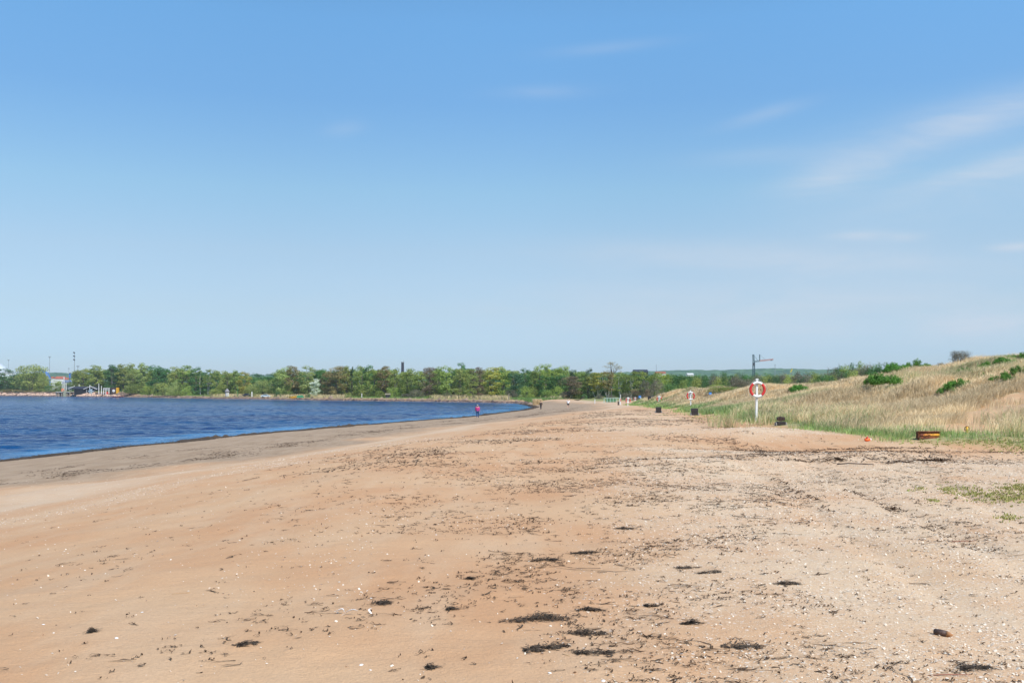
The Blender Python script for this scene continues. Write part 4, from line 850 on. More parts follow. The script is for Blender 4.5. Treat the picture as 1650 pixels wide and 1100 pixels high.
# a near belt of low dense scrub just behind the crest
b2 = random.Random(12); qx = 1122
while qx < 1500:
    d = float(np.interp(qx, [1120, 1320, 1430, 1500], [205, 150, 104, 92]))+b2.uniform(-3, 3); x = (qx-PX0)/F*d; z = hz(x, d)
    top = float(np.interp(qx, [1120, 1200, 1280, 1335, 1380, 1400, 1440, 1490, 1500], [606, 605, 605, 603, 596, 592, 594, 591, 594]))+b2.uniform(-1.5, 2)
    cl = b2.choice(['dark', 'grey', 'olive', 'pine', 'dark']) if qx < 1400 else b2.choice(['dark', 'mid', 'dark', 'pine'])
    lm = min(LM2+[(1450, 'the left skyline thicket'), (1478, 'the right skyline thicket')], key=lambda q_: abs(q_[0]-qx)); sd2 = 'left of' if qx < lm[0]-3 else ('right of' if qx > lm[0]+3 else 'behind')
    tree('scrub_bush', 'shrub', cl, x, d, max(1.0, zat(top, d)-z), b2.uniform(22, 32)/F*d, f'low {sn[cl]} scrub, nearest row, {sd2} {lm[1]}', 'bush', 'scrub behind the dunes', b2.randrange(3), z)
    qx += 9.5
for i, (px, by_, wpx, hpx, kd, cl, lab) in enumerate(NSH):
    x, d, z, wm_ = NPOS[i]
    tw = kd == 'fine' and cl == 'grey'; h = max(hpx/F*d+.22, (zat(by_-hpx, d)-z)/.9 if tw else 0)
    tree('rose_bush' if cl == 'rose' else 'dune_bush', kd, cl, x, d, h*.9, wm_*(1.0 if tw else 1.25), lab, 'bush', 'bushes on the dunes', i % 3, z, depth=wm_*(1.0 if tw else 1.6))

# ------------------------------------------------------------------ small materials for built things
white = paint('white_paint', (.80, .79, .76), .4, .10, 6); redp = paint('red_paint', (.62, .035, .03), .4, .15, 5); rope = paint('white_rope', (.75, .72, .65), .8, .2, 20)
blackm = paint('black_steel', (.018, .017, .018), .45, .5, 12, bumpk=.3, col2=(.035, .025, .02)); greym = paint('grey_steel', (.30, .30, .31), .5, .3, 6, metal=.4); stone = paint('grey_stone', (.33, .31, .29), .85, .4, 10, bumpk=.5)
browned = paint('charred_brown', (.045, .028, .022), .6, .6, 9, bumpk=.5, col2=(.10, .055, .04)); wood = paint('weathered_wood', (.30, .255, .205), .85, .4, 3, bumpk=.4); woodd = paint('dark_wood', (.085, .06, .045), .85, .5, 3, bumpk=.4)
blackw = paint('black_boards', (.014, .015, .019), .6, .4, 2); navy = paint('dark_roof', (.035, .038, .055), .6, .3, 1.0); glass = paint('dark_glass', (.02, .03, .04), .1, .3, 1, bumpk=0)
blue = paint('blue_paint', (.015, .13, .48), .45, .2, 3); blues = paint('blue_sign', (.05, .22, .60), .4, .15, 6); tile = paint('red_tiles', (.42, .12, .07), .8, .35, 1.5); wallp = paint('pale_wall', (.62, .62, .60), .8, .12, 1)
tank = paint('white_tank', (.48, .53, .58), .5, .12, .3); orange = paint('orange_plastic', (.85, .16, .03), .45, .1, 5); yellow = paint('yellow_paint', (.75, .40, .02), .5, .15, 4); concrete = paint('concrete', (.42, .40, .36), .9, .3, 1.5, bumpk=.4)
greenp = paint('green_paint', (.03, .22, .09), .6, .3, 3); mastm = paint('galvanised_steel', (.28, .31, .34), .5, .2, 1, metal=.3); brick = paint('brown_brick', (.10, .065, .05), .9, .4, 2); pinkish = paint('pink_granite', (.66, .45, .33), .85, .35, .7, bumpk=.5, col2=(.42, .28, .21))
chim = paint('chimney_black', (.012, .014, .025), .7, .3, 1); cranem = paint('crane_steel', (.06, .12, .15), .5, .3, 1); craner = paint('crane_orange', (.50, .16, .10), .5, .3, 1); rubber = paint('tyre_rubber', (.02, .02, .02), .8, .2, 5)

# ------------------------------------------------------------------ life ring stations
def ring_station(px, d, pybase, topz, labs, rz=0, lean=0.0, diam=.80):
    x = (px-PX0)/F*d; z = hz(x, d); e = empty('life_ring_stand', (x, d, z), rz, label=labs[0], cat='post', group='life ring stands'); e.rotation_euler[1] = lean
    hgt = topz-z; mb = MB(); mb.box((0, 0, hgt/2-.2), (.10, .10, hgt+.4), bev=.012); mb.build('post', white, e)
    MB().box((0, 0, hgt+.025), (.13, .13, .05), bev=.012).build('post_cap', white, e)
    if d > 60: MB().box((0, .065, hgt-.38), (.30, .03, .40), bev=.01).build('backboard', white, e)
    hk = MB(); hk.tube([(0, -.05, hgt-.17), (0, -.14, hgt-.17), (0, -.16, hgt-.13)], .012, 6); hk.build('hook', blackm, e)
    zc = hgt-.10-diam/2+.02; M_ = e.matrix_basis
    r = empty('life_ring', Vector((x, d, z))+(Matrix.Rotation(rz, 3, 'Z') @ Matrix.Rotation(lean, 3, 'Y')) @ Vector((0, -.12, zc)), rz, label=labs[1], cat='life ring', group='red and white life rings'); r.rotation_euler[1] = lean
    Rm = diam/2-.062
    MB().ring(Rm, .062, n=48, m=14, sq=.75).build('ring', white, r, True)
    for a0 in (-52, 128):
        MB().ring(Rm, .0655, R(a0), R(a0+104), n=20, m=14, sq=.76).build('red_band', redp, r, True)
    rp = MB(); pts = []
    for k in range(65):
        a = 2*math.pi*k/64; rr = Rm+.068+.055*abs(math.sin(2*(a-R(45)+R(45)+R(38)))); pts.append((rr*math.cos(a), -.01, rr*math.sin(a)))
    rp.tube(pts, .007, 5, False); rp.build('grab_rope', rope, r, True)
    return e
ring_station(1218.5, 48.5, 0, zat(611.5, 48.5), ('tall white post with the nearest and largest life ring', 'nearest and largest red and white life ring on a white post'), R(2), R(1.0))
ring_station(1113, 96, 0, zat(629.5, 96), ('white post with the second life ring, standing above the wide black box', 'second largest red and white life ring, above the wide black box'), R(-4), R(-1))
ring_station(1062, 142, 0, zat(637.3, 142), ('white post with the third life ring, half hidden by the grass hump', 'third life ring from the front, on the grass hump'), R(3))
ring_station(1011.5, 155, 0, zat(639.8, 155), ('white post with the life ring just left of the grass hump', 'life ring on the open sand just left of the grass hump'), R(6), R(2))
ring_station(1023.5, 250, 0, zat(639.5, 250), ('white post with the farthest life ring behind the grass hump', 'smallest farthest life ring behind the grass hump'), R(0))

# ------------------------------------------------------------------ black boxes on stone feet
def fire_box(px, py, w_, h_, lab, round_=False):
    x, d, z = hit(px, py); e = empty('fire_box', (x, d, z), 0, label=lab, cat='fire box', group='black fire boxes on the beach')
    MB().box((0, 0, h_*.20), (w_*1.0, w_*.8, h_*.46), bev=.02).build('fire_bowl', blackm, e)
    if round_:
        mb = MB()
        for i in range(5): mb.box((-w_*.36+i*w_*.18, 0, h_*.72), (w_*.17, w_*.66, h_*(.50-.05*abs(i-2))), bev=.03)
        mb.build('charred_log', browned, e)
    else: MB().box((0, 0, h_*.70), (w_*1.02, w_*.82, h_*.52), bev=.02).build('lid', blackm, e)
    for s_x in (-1, 1): MB().box((s_x*w_*.60, 0, h_*.16), (w_*.17, w_*.7, h_*.36), taper=.8, bev=.015).build('stone_foot', stone, e)
    return e
fire_box(1258, 685, .36, .40, 'black fire box with a charred lump on top, nearest, in front of the long grass', True)
fire_box(1119, 669, .40, .46, 'black square fire box on the sand below the second life ring')
fire_box(1061, 665, .42, .50, 'small black fire box farthest off, below the third life ring')
# tiny dark plastic scrap by the second post
x, d, z = hit(1098, 655); MBs = MB().box((0, 0, .10), (.34, .18, .16), rz=.4, taper=.55, bev=.03); o = MBs.build('wood_stump', browned); o.location = (x, d, z); tag(o, 'small dark stump at the grass edge left of the second life ring post', 'stump')

# rusty steel box and yellow marker
x, d, z = hit(1495, 706); k = d/F
m_rust, q, p, _ = mat('rusty_steel'); tcn = q.n.new('ShaderNodeTexCoord'); O = tcn.outputs['Object']
rn = q.noise(O, 9, 6, .7); q.put(p.inputs['Base Color'], q.mix(q.ramp(rn, .4, .62), (.085, .025, .014), (.26, .085, .03))); p.inputs['Roughness'].default_value = .9; q.put(p.inputs['Normal'], q.bump(rn, .8, .01))
m_ry, q, p, _ = mat('flaking_yellow'); tcn = q.n.new('ShaderNodeTexCoord'); O = tcn.outputs['Object']; rn = q.noise(q.mapping(O, scale=(2.2, 1, 5)), 5, 5, .7); sx = q.n.new('ShaderNodeSeparateXYZ'); q.l.new(O, sx.inputs[0])
thr = q.math('ADD', rn, q.math('MULTIPLY', sx.outputs[0], .42)); q.put(p.inputs['Base Color'], q.mix(q.ramp(thr, .47, .55), (.16, .045, .02), q.mix(q.ramp(rn, .45, .6), (.80, .40, .03), (.70, .26, .04)))); p.inputs['Roughness'].default_value = .7
e = empty('rusty_trough', (x, d, z), R(4), label='rusty steel trough with flaking yellow side, half sunk in the green turf', cat='trough')
Lx = 36*k; Hz = 10.5*k
MB().box((0, 0, Hz*.45), (Lx, .16, Hz*1.0), bev=.01).build('side_plate', m_rust, e)
mb = MB().box((Lx*.03, -.092, Hz*.56), (Lx*.90, .024, Hz*.36), bev=.008)
mb.build('painted_panel', m_ry, e)
MB().box((0, -.015, Hz*1.04), (Lx*1.03, .24, Hz*.12), bev=.008).build('top_rim', m_rust, e); MB().box((0, -.02, Hz*.03), (Lx*1.02, .22, Hz*.12), bev=.008).build('bottom_rim', m_rust, e)
MB().box((-Lx*.46, -.12, Hz*.0), (Lx*.10, .16, Hz*.45), bev=.02).build('foot', m_rust, e)
x, d, z = hit(1558, 697); k = d/F
e = empty('marker_post', (x, d, z), R(-5), label='short yellow marker post with rusty side flanges, in the turf right of the rusty trough', cat='marker')
MB().tube([(0, 0, -.1), (0, 0, 3.4*k), (0, 0, 9.6*k)], [1.1*k, 1.7*k, 1.9*k], 12).build('post', yellow, e, True); MB().tube([(0, 0, 9.7*k), (0, 0, 10.6*k)], [2.1*k, 1.2*k], 12).build('cap', m_rust, e, True)
for s_x in (-1, 1): MB().tube([(s_x*1.9*k, 0, 3*k), (s_x*3.2*k, 0, 4.2*k), (s_x*3.6*k, 0, 6.4*k), (s_x*3.0*k, 0, 8.6*k), (s_x*1.6*k, 0, 9.8*k)], .75*k, 7).build('flange', m_rust, e, True)
x, d, z = hit(1398, 711); e = empty('plastic_bottle', (x, d, z), 0, label='small crushed red and white plastic bottle on sand left of the rusty trough', cat='bottle')
mb = MB(); mb.tube([(-.10, 0, .05), (-.07, 0, .055), (.02, .01, .06), (.08, .03, .06)], [.03, .055, .052, .04], 10); mb.build('body', orange, e, True); MB().tube([(.08, .03, .06), (.12, .045, .06)], [.042, .036], 8).build('label_band', white, e, True); MB().tube([(-.04, -.02, .09), (-.01, -.02, .16)], [.03, .02], 8).build('neck', redp, e, True)

# driftwood and sticks, straw, feathers, pale shells
def lie(px, py, name, label, cat, pts, rad, m, n=8, zl=0, group=None):
    x, d, z = hit(px, py); e = MB().tube([(a, b, c) for a, b, c in pts], rad, n).build(name, m, None, True); e.location = (x, d, z); tag(e, label, cat, group); return e
x, d, z = hit(1519, 1024)
e = empty('driftwood_log', (x, d, z+.016), R(-42), label='short broken piece of driftwood with an orange split end, bottom right', cat='driftwood')
MB().tube([(-.055, 0, .004), (-.05, 0, .004), (-.015, .002, .004), (.025, -.001, .002)], [.016, .020, .021, .019], 12).build('bark', browned, e, True)
MB().tube([(.025, -.001, .002), (.045, 0, .0), (.062, .004, -.003)], [.0185, .014, .005], 9).build('split_end', paint('raw_wood', (.50, .24, .10), .8, .3, 30), e, True)
lie(1375, 750, 'branch', 'thin brown forked branch lying on the berm of the shell sand', 'branch', [(-.35, 0, .03), (-.1, .02, .05), (.2, -.02, .04), (.42, -.04, .03)], [.012, .014, .012, .008], woodd)
lie(1556, 874, 'twig', 'long thin reddish twig on shell sand at the right', 'twig', [(-.17, -.02, .008), (-.05, .01, .012), (.08, .03, .010), (.2, .07, .008)], [.004, .005, .004, .002], paint('red_twig', (.32, .13, .07), .7, .2, 20), 6)
lie(1530, 1093, 'twig', 'thin reddish twig at the bottom edge, right of the driftwood', 'twig', [(-.12, 0, .008), (0, .01, .01), (.12, .015, .006)], [.003, .0035, .002], paint('red_twig2', (.30, .12, .07), .7, .2, 20), 6)
lie(908, 1025, 'straw', 'pale upright straw stalk beside the seaweed near the bottom centre', 'straw', [(-.01, .03, .003), (.004, -.04, .008), (.012, -.09, .004)], [.0016, .002, .0014], paint('straw', (.62, .42, .18), .7, .2, 20), 5)
lie(912, 1055, 'straw', 'short pale straw lying under the upright one', 'straw', [(-.02, .02, .003), (.02, -.03, .004)], [.0016, .0012], paint('straw2', (.62, .42, .18), .7, .2, 20), 5)
lie(293, 957, 'straw', 'curved tan straw lying alone on smooth sand at the left', 'straw', [(-.07, -.03, .004), (-.02, -.005, .008), (.04, .015, .006), (.08, .03, .003)], [.0015, .002, .002, .001], paint('straw3', (.50, .30, .14), .7, .2, 20), 5)
feath = paint('white_feather', (.80, .80, .80), .7, .12, 40, bumpk=.2)
def feather(px, py, w_, h_, ang_, lab):
    x, d, z = hit(px, py); e = empty('feather', (x, d, z), 0, label=lab, cat='feather', group='white feathers'); N_ = 14; v = []; f = []
    for i in range(N_):
        t = i/(N_-1); cx = w_*(t-.5); cz = .006+h_*math.sin(t*2.2)*.8; wd = .35*h_*math.sin(math.pi*min(1, t*1.05+.02))**.6
        jag = .75+.25*((i % 2)); v += [(cx, -wd*.9*jag, cz+wd*.6*jag), (cx+.004, 0, cz), (cx, wd*.9*jag, cz+wd*.45*jag)]
    for i in range(N_-1): a = i*3; f += [(a, a+3, a+4, a+1), (a+1, a+4, a+5, a+2)]
    mb = MB(); mb.add([Matrix.Rotation(ang_, 3, 'Y') @ Vector(p_) for p_ in v], f); mb.build('vane', feath, e)
    MB().tube([Matrix.Rotation(ang_, 3, 'Y') @ Vector((w_*(t-.5), 0, .006+h_*math.sin(t*2.2)*.8)) for t in (-.12, .1, .4, .7, .98)], [.0012, .0012, .001, .0008, .0004], 5).build('quill', white, e)
feather(565, 991, .10, .038, 0, 'widest white feather, fanned flat on the sand, middle of three')
feather(545, 990, .05, .045, R(35), 'thin greyish feather with raised prongs, left of three')
feather(604, 988, .035, .05, R(-60), 'small white feather standing on end, right of three')
def shell(px, py, r, lab):
    x, d, z = hit(px, py); mb = MB(); v = [(0, 0, r*.45)]; n_ = 12
    for j, (q_, hh) in enumerate(((.5, .38), (.85, .18), (1.0, 0))):
        for i in range(n_): a = 2*math.pi*i/n_; v.append((math.cos(a)*r*q_*1.15, math.sin(a)*r*q_, r*hh))
    f = [(0, 1+i, 1+(i+1) % n_) for i in range(n_)]+[(1+j*n_+i, 1+(j+1)*n_+i, 1+(j+1)*n_+(i+1) % n_, 1+j*n_+(i+1) % n_) for j in range(2) for i in range(n_)]
    o = mb.add(v, f).build('shell', m_whsh, None, True); o.location = (x, d, z+.001); o.rotation_euler = (0, .15, px); tag(o, lab, 'shell', 'single pale shells')
m_whsh = paint('white_shell', (.82, .78, .72), .4, .1, 60)
for (px, py, r, lab) in [(582, 1074, .012, 'largest white shell on smooth sand near the bottom, left of centre'), (598, 949 + 15, .010, 'white shell just above the feathers'), (597, 1083, .007, 'small white shell right of the largest one, near the bottom'), (886, 1085, .010, 'white shell near the bottom centre'), (1157, 949, .011, 'white shell on sand right of the seaweed arches'), (703, 862, .011, 'lone pale shell farther up the beach left of centre'), (188, 1030, .012, 'hollow white shell in a ring of seaweed at the left'), (70, 1006, .010, 'white shell at the far left, nearest the edge'), (965, 935, .011, 'greyish white shell below the tapering seaweed bundle'), (229, 987, .010, 'white shell pair member at the left, alone on smooth sand'), (1175, 997, .008, 'small white shell right of the fuzzy seaweed tuft'), (972, 1097, .012, 'white shell cut by the bottom edge')]:
    shell(px, py, r, lab)

# ------------------------------------------------------------------ people
def skin_obj(name, nodes, edges, m, parent, sub=1):
    me = bpy.data.meshes.new(name); me.from_pydata([n_[0] for n_ in nodes], edges, []); me.update(); o = link(name, me, m, parent)
    sk = o.modifiers.new('skin', 'SKIN'); sk.use_smooth_shade = True; sl_ = me.skin_vertices.new() if not me.skin_vertices else me.skin_vertices[0]
    dat = me.skin_vertices[0].data
    for i, n_ in enumerate(nodes):
        r = n_[1]; dat[i].radius = r if isinstance(r, tuple) else (r, r)
    dat[0].use_root = True
    su = o.modifiers.new('sub', 'SUBSURF'); su.levels = sub; su.render_levels = sub
    return o
def person(px, py, rz, label, skin, hairm, top_m, leg_m, shoe_m, shorts=False, hood=False, sc_=1.0, hat=None):
    x, d, z = hit(px, py); e = empty('person', (x, d, z), rz, label=label, cat='person'); e.scale = (sc_,)*3
    hip = (0, 0, .92); N_ = [(hip, (.13, .10)), ((0, 0, 1.12), (.125, .09)), ((0, 0, 1.34), (.16, .10)), ((0, .0, 1.46), (.07, .06)), ((0, .01, 1.54), .055), ((0, .025, 1.62), (.078, .092)), ((0, .02, 1.70), (.062, .075))]
    E_ = [(i, i+1) for i in range(6)]
    def chain(start, pts):
        k = start
        for p_, r in pts: N_.append((p_, r)); E_.append((k, len(N_)-1)); k = len(N_)-1
        return k
    legs = {}; arms = {}
    for s in (-1, 1):
        fwd = .16*s; lift = 0 if s > 0 else .05
        lg = [((.09*s, 0, .86), .085), ((.095*s, .5*fwd+.03, .48+lift*.3), .058), ((.095*s, fwd, .10+lift), .04), ((.10*s, fwd+.13, .035+lift*.6), (.04, .03))]
        legs[s] = lg; chain(0, lg)
        sw_ = -.12*s; am = [((.19*s, 0, 1.40), .055), ((.235*s, -.04+sw_*.4, 1.13), .042), ((.235*s, .04+sw_*1.2, .90), .030), ((.225*s, .06+sw_*1.3, .82), (.034, .018))]
        arms[s] = am; k = chain(2, am); hx, hy, hz_ = am[-1][0]
        for j in range(4): oy = (j-1.5)*.018; L_ = (.075, .085, .08, .062)[j]; chain(k, [((hx, hy+oy, hz_-.04), .009), ((hx-.008*s, hy+oy+.006, hz_-.04-L_*.6), .008), ((hx-.022*s, hy+oy+.012, hz_-.04-L_), .0065)])
        chain(k, [((hx-.006*s, hy+.036, hz_-.015), .010), ((hx-.014*s, hy+.05, hz_-.05), .008)])
    N_.append(((0, .125, 1.615), .012)); E_.append((5, len(N_)-1))
    skin_obj('body', N_, E_, skin, e)
    # clothing
    zt = .80 if hood else .90
    n2 = [((0, 0, 1.14), (.155, .125)), ((0, 0, zt+.06), (.165, .135)), ((0, 0, zt), (.16, .13)), ((0, -.005, 1.34), (.19, .13)), ((0, .0, 1.47), (.085, .08))]; e2 = [(0, 1), (1, 2), (0, 3), (3, 4)]
    for s in (-1, 1):
        am = arms[s]; b = len(n2); n2.append((am[0][0], .075)); n2.append((am[1][0], .062)); e2 += [(3, b), (b, b+1)]
        if hood or not shorts: n2.append((am[2][0], .048)); e2.append((b+1, b+2))
    skin_obj('jacket' if hood else 'shirt', n2, e2, top_m, e)
    n3 = [((0, 0, .93), (.145, .115))]; e3 = []
    for s in (-1, 1):
        lg = legs[s]; b = len(n3); n3.append((lg[0][0], .10)); e3.append((0, b))
        if shorts: q_ = Vector(lg[0][0]).lerp(Vector(lg[1][0]), .7); n3.append((tuple(q_), .082)); e3.append((b, b+1))
        else: n3 += [(lg[1][0], .072), (lg[2][0], .056)]; e3 += [(b, b+1), (b+1, b+2)]
    skin_obj('shorts' if shorts else 'trousers', n3, e3, leg_m, e)
    for s in (-1, 1):
        a, b_ = Vector(legs[s][2][0]), Vector(legs[s][3][0]); skin_obj('shoe', [(tuple(a+Vector((0, -.02, -.04))), (.045, .04)), (tuple(b_+Vector((0, -.05, 0))), (.048, .036)), (tuple(b_+Vector((0, .02, 0))), (.042, .028))], [(0, 1), (1, 2)], shoe_m, e)
    skin_obj('hair' if hat is None else 'hat', [((0, .0, 1.70), (.085, .09)), ((0, -.03, 1.63), (.088, .075))] + ([((0, -.045, 1.55), (.075, .05))] if hat is None else []), [(0, 1)]+([(1, 2)] if hat is None else []), hairm if hat is None else hat, e)
    if hood: skin_obj('hood', [((-.07, -.06, 1.50), .055), ((0, -.09, 1.49), .06), ((.07, -.06, 1.50), .055)], [(0, 1), (1, 2)], paint('hood_lining', (.10, .01, .05), .8), e)
    return e
skin_m = paint('skin', (.55, .33, .24), .6, .08, 8, bumpk=0); hair_g = paint('grey_hair', (.55, .52, .48), .8, .2, 20); hair_d = paint('dark_hair', (.03, .022, .018), .7, .2, 20)
person(769.5, 674, 0, 'person in a magenta hooded jacket and blue jeans walking away along the water edge', skin_m, hair_g, paint('magenta_jacket', (.52, .02, .20), .6, .2, 6), paint('blue_jeans', (.02, .07, .20), .8, .3, 10), paint('pale_shoes', (.62, .50, .38), .6), hood=True, sc_=1.0)
person(871.5, 659.7, R(15), 'person dressed all in black walking near the tip of the bay', skin_m, hair_d, paint('black_top', (.012, .012, .016), .7), paint('black_trousers', (.012, .012, .018), .7), rubber, sc_=1.0)
person(915.5, 658.3, R(-8), 'person in white shirt and black shorts with bare legs, near the person in black', skin_m, paint('fair_hair', (.6, .5, .36), .7), paint('white_shirt', (.80, .80, .80), .7, .05), paint('black_shorts', (.015, .015, .018), .7), paint('white_shoes', (.75, .75, .75), .6), shorts=True)

# ------------------------------------------------------------------ goal cage, rails, signs near the beach access
d = 225; x0, x1 = (974-PX0)/F*d, (999-PX0)/F*d; xm = (x0+x1)/2; z = hz(xm, d)
e = empty('net_cage', (xm, d, z), 0, label='pale green pipe frame ball cage with green netting at the end of the beach', cat='ball cage'); W2 = (x1-x0)/2; H2 = zat(641.2, d)-z
fr = MB()
for yy in (0, 1.8):
    for xx in np.linspace(-W2, W2, 6): fr.tube([(xx, yy, -.1), (xx, yy, H2)], .05, 6)
    fr.tube([(-W2, yy, H2), (W2, yy, H2)], .05, 6)
for xx in (-W2, W2): fr.tube([(xx, 0, H2), (xx, 1.8, H2)], .05, 6)
fr.build('frame', paint('pale_green_pipe', (.38, .55, .46), .5), e)
nn2 = MB()
for k in range(12): zz_ = .1+k*(H2*.72-.1)/11; nn2.tube([(-W2*.75, 1.8, zz_), (W2*.55, 1.8, zz_)], .022, 4)
for k in range(26): xx = -W2*.75+k*(W2*1.3)/25; nn2.tube([(xx, 1.82, .05), (xx, 1.82, H2*.72)], .02, 4)
nn2.build('net', greenp, e)
def post(px, d, top, wid, lab, m, name='post', cat='post', base=None, sq=True):
    x = (px-PX0)/F*d; z = hz(x, d) if base is None else base; h = zat(top, d)-z; o = MB().box((0, 0, h/2-.1), (wid, wid, h+.2), bev=wid*.12).build(name, m); o.location = (x, d, z); tag(o, lab, cat); return o
post(958.5, 230, 643, .2, 'pale low post left of the ball cage', wallp)
post(998.8, 190, 641.5, .16, 'pale post at the right corner of the ball cage', wallp)
e = post(996.5, 175, 646.5, .28, 'dark brown low post on sand right of the ball cage', woodd)
e = empty('warning_board', (*at(1000, 175)[:2], at(1000, 175)[2]), 0, label='narrow red and white board between the ball cage and the life ring', cat='sign'); MB().box((0, 0, .9), (.07, .07, 1.9)).build('post', white, e); MB().box((0, -.05, .9), (.22, .03, .5), bev=.01).build('panel', paint('faded_red', (.58, .22, .18), .7), e)
def sign(px, d, py0, py1, wpx, lab, m):
    x, _, z = at(px, d); e = empty('sign', (x, d, z), 0, label=lab, cat='sign'); zt, zb = zat(py0, d)-z, zat(py1, d)-z
    w_ = wpx/F*d
    for s in (-1, 1): MB().box((s*w_*.38, .04, zt/2-.1), (.06, .05, zt+.15)).build('post', wood, e)
    MB().box((0, 0, (zt+zb)/2), (w_, .03, zt-zb), bev=.01).build('panel', m, e); 
    MB().box((0, -.0175, (zt+zb)/2-(zt-zb)*.1), (w_*.7, .005, (zt-zb)*.35)).build('notice', paint('notice_'+str(px), (.25, .45, .75), .5, .3, 30), e)
sign(1144.5, 118, 632, 635.6, 4.6, 'blue sign at the lower end of the boardwalk rail on the dune', blues)
sign(1031, 200, 637.3, 641, 4, 'blue sign behind the far life rings, beside the wooden rails', blues)
post(1032.6, 190, 640, .16, 'white post just right of the far blue sign', white)
post(1046.5, 170, 637.5, .55, 'dark bin beside the far rails on the slope', blackm, 'bin', 'bin')
def rail(pts, lab, m):
    P3 = [Vector((*at(px, d)[:2], zat(py, d))) for px, py, d in pts]; e = empty('handrail', (P3[0].x, P3[0].y, hz(P3[0].x, P3[0].y)), 0, label=lab, cat='railing'); o0 = Vector(e.location)
    for off in (0, -.45): MB().tube([p_-o0+Vector((0, 0, off)) for p_ in P3], .05, 6).build('rail', m, e)
    for i in range(len(P3)-1):
        for t in ((0, .5) if i < len(P3)-2 else (0, .5, 1)):
            p_ = P3[i].lerp(P3[i+1], t); MB().tube([(p_.x-o0.x, p_.y-o0.y, hz(p_.x, p_.y)-o0.z-.1), (p_.x-o0.x, p_.y-o0.y, p_.z-o0.z+.04)], .05, 6).build('baluster', m, e)
rail([(1150, 632.6, 118), (1166, 632.2, 116), (1180, 630.2, 112), (1206, 625.8, 106)], 'grey boardwalk handrail climbing the dune behind the nearest life ring', wood)
rail([(1008, 639.5, 215), (1020, 640.0, 210), (1032, 639.5, 205), (1046, 638.5, 190), (1056, 638.2, 180)], 'grey wooden handrail behind the two far life rings', wood)
# pink rose scrub spot
x, d, z = at(1042, 215); tree('rose_bush', 'shrub', 'red', x, d, zat(627, d)-z, 12/F*d, 'reddish pink flowering bush behind the far wooden rails', 'bush', None, 1, z)
# reed mound behind person in black
d = 262; x, _, z = at(866, d); mb = MB(); n_ = 420; e = empty('reed_mound', (x, d, z), 0, label='tan rounded mound of reeds behind the person in black', cat='reeds'); xs_ = rng.normal(0, 1, n_)*1.0; 
V, q4, q3 = blades(rng.uniform(-1.25, 1.25, 1400), rng.uniform(-.7, .7, 1400), rng.uniform(.9, 1.75, 1400), rng.uniform(.04, .1, 1400), rng.uniform(.02, .3, 1400), rng.uniform(0, 6.28, 1400), z=np.zeros(1400))
link('stalks', np_mesh('stalks', V, [q4, q3], dict(col=np.repeat(STRAW2*rng.uniform(.8, 1.1, (1400, 1)), 5, axis=0))), m_grass, e)
post(820, shore_d(820)+10, 634, .22, 'thin grey post at the tip of the bay', wood); post(583, shore_d(583)+11, 633.5, .28, 'lone pale grey post at the wood edge', wallp); post(406, shore_d(406)+11, 631, .4, 'short white post left of the parked car', white)

# driftwood branch lying under the wood edge
x, d, z = hit(935, 645)
e = empty('fallen_branch', (x, d, z), 0, label='dark crooked fallen branch lying at the wood edge', cat='branch'); MB().tube([(-1.6, 0, .2), (-.6, 0, .1), (.5, 0, .5), (1.2, .2, 1.6)], [.08, .14, .13, .05], 6).build('limb', woodd, e); MB().tube([(.5, 0, .5), (1.3, 0, .9)], [.09, .03], 5).build('side_limb', woodd, e)

# ------------------------------------------------------------------ far shore: breakwater and harbour things
def rock_mesh(seed):
    r_ = random.Random(seed); import bmesh
    bm = bmesh.new(); bmesh.ops.create_icosphere(bm, subdivisions=1, radius=1)
    for v in bm.verts: v.co = Vector((v.co.x*1.1, v.co.y, v.co.z*.8))*r_.uniform(.72, 1.18)
    me = bpy.data.meshes.new('boulder'); bm.to_mesh(me); bm.free(); me.materials.append(pinkish); return me
RK = [rock_mesh(i) for i in range(7)]
rr = random.Random(3); FSn = np.array(far_sh[7:12])
pxr = -4.0; nrk = 0
while pxr < 192 and nrk < 290:
    ds = shore_d(pxr); rows = 4 if pxr < 92 or 116 < pxr < 150 else (3 if pxr < 170 else 2)
    for k in range(rows):
        d = ds+.4+k*2.0+rr.uniform(-.5, .5); p_ = pxr+rr.uniform(-.7, .7)+(k % 2)*1.0; x = (p_-PX0)/F*d; z = max(hz(x, d), 0)+(.15 if k else .3)
        o = bpy.data.objects.new('boulder', RK[rr.randrange(7)]); C.objects.link(o); s = rr.uniform(.8, 1.35); o.scale = (s*1.1, s, s*.95); o.location = (x, d, z+s*.3); o.rotation_euler = (rr.uniform(-.4, .4), rr.uniform(-.4, .4), rr.uniform(0, 6))
        row = ('dark footed boulder at the waterline', 'second row up', 'third row up', 'top row')[k]; part_ = next(t_ for lim, t_ in ((22, 'below the storage tank'), (36, 'below the left hedge piece'), (50, 'below the left half of the big willow'), (66, 'below the right half of the big willow'), (82, 'below the loading arm'), (93, 'just left of the jetty'), (116, 'behind the jetty'), (128, 'below the left end of the boathouse'), (140, 'below the boathouse roof'), (156, 'below the boathouse gable'), (166, 'below the white poles'), (180, 'below the white frame'), (999, 'below the kiosk')) if p_ < lim)
        tag(o, f'pinkish boulder of the breakwater, {"waterline row" if k == 0 else row}, {part_}', 'boulder', f'breakwater boulders {k} {part_}'); nrk += 1
    pxr += 3.0
print('rocks', nrk)
def B_(name, px, d, lab, cat, z=None, rz=0): x, _, zz_ = at(px, d); return empty(name, (x, d, zz_ if z is None else z), rz, label=lab, cat=cat)
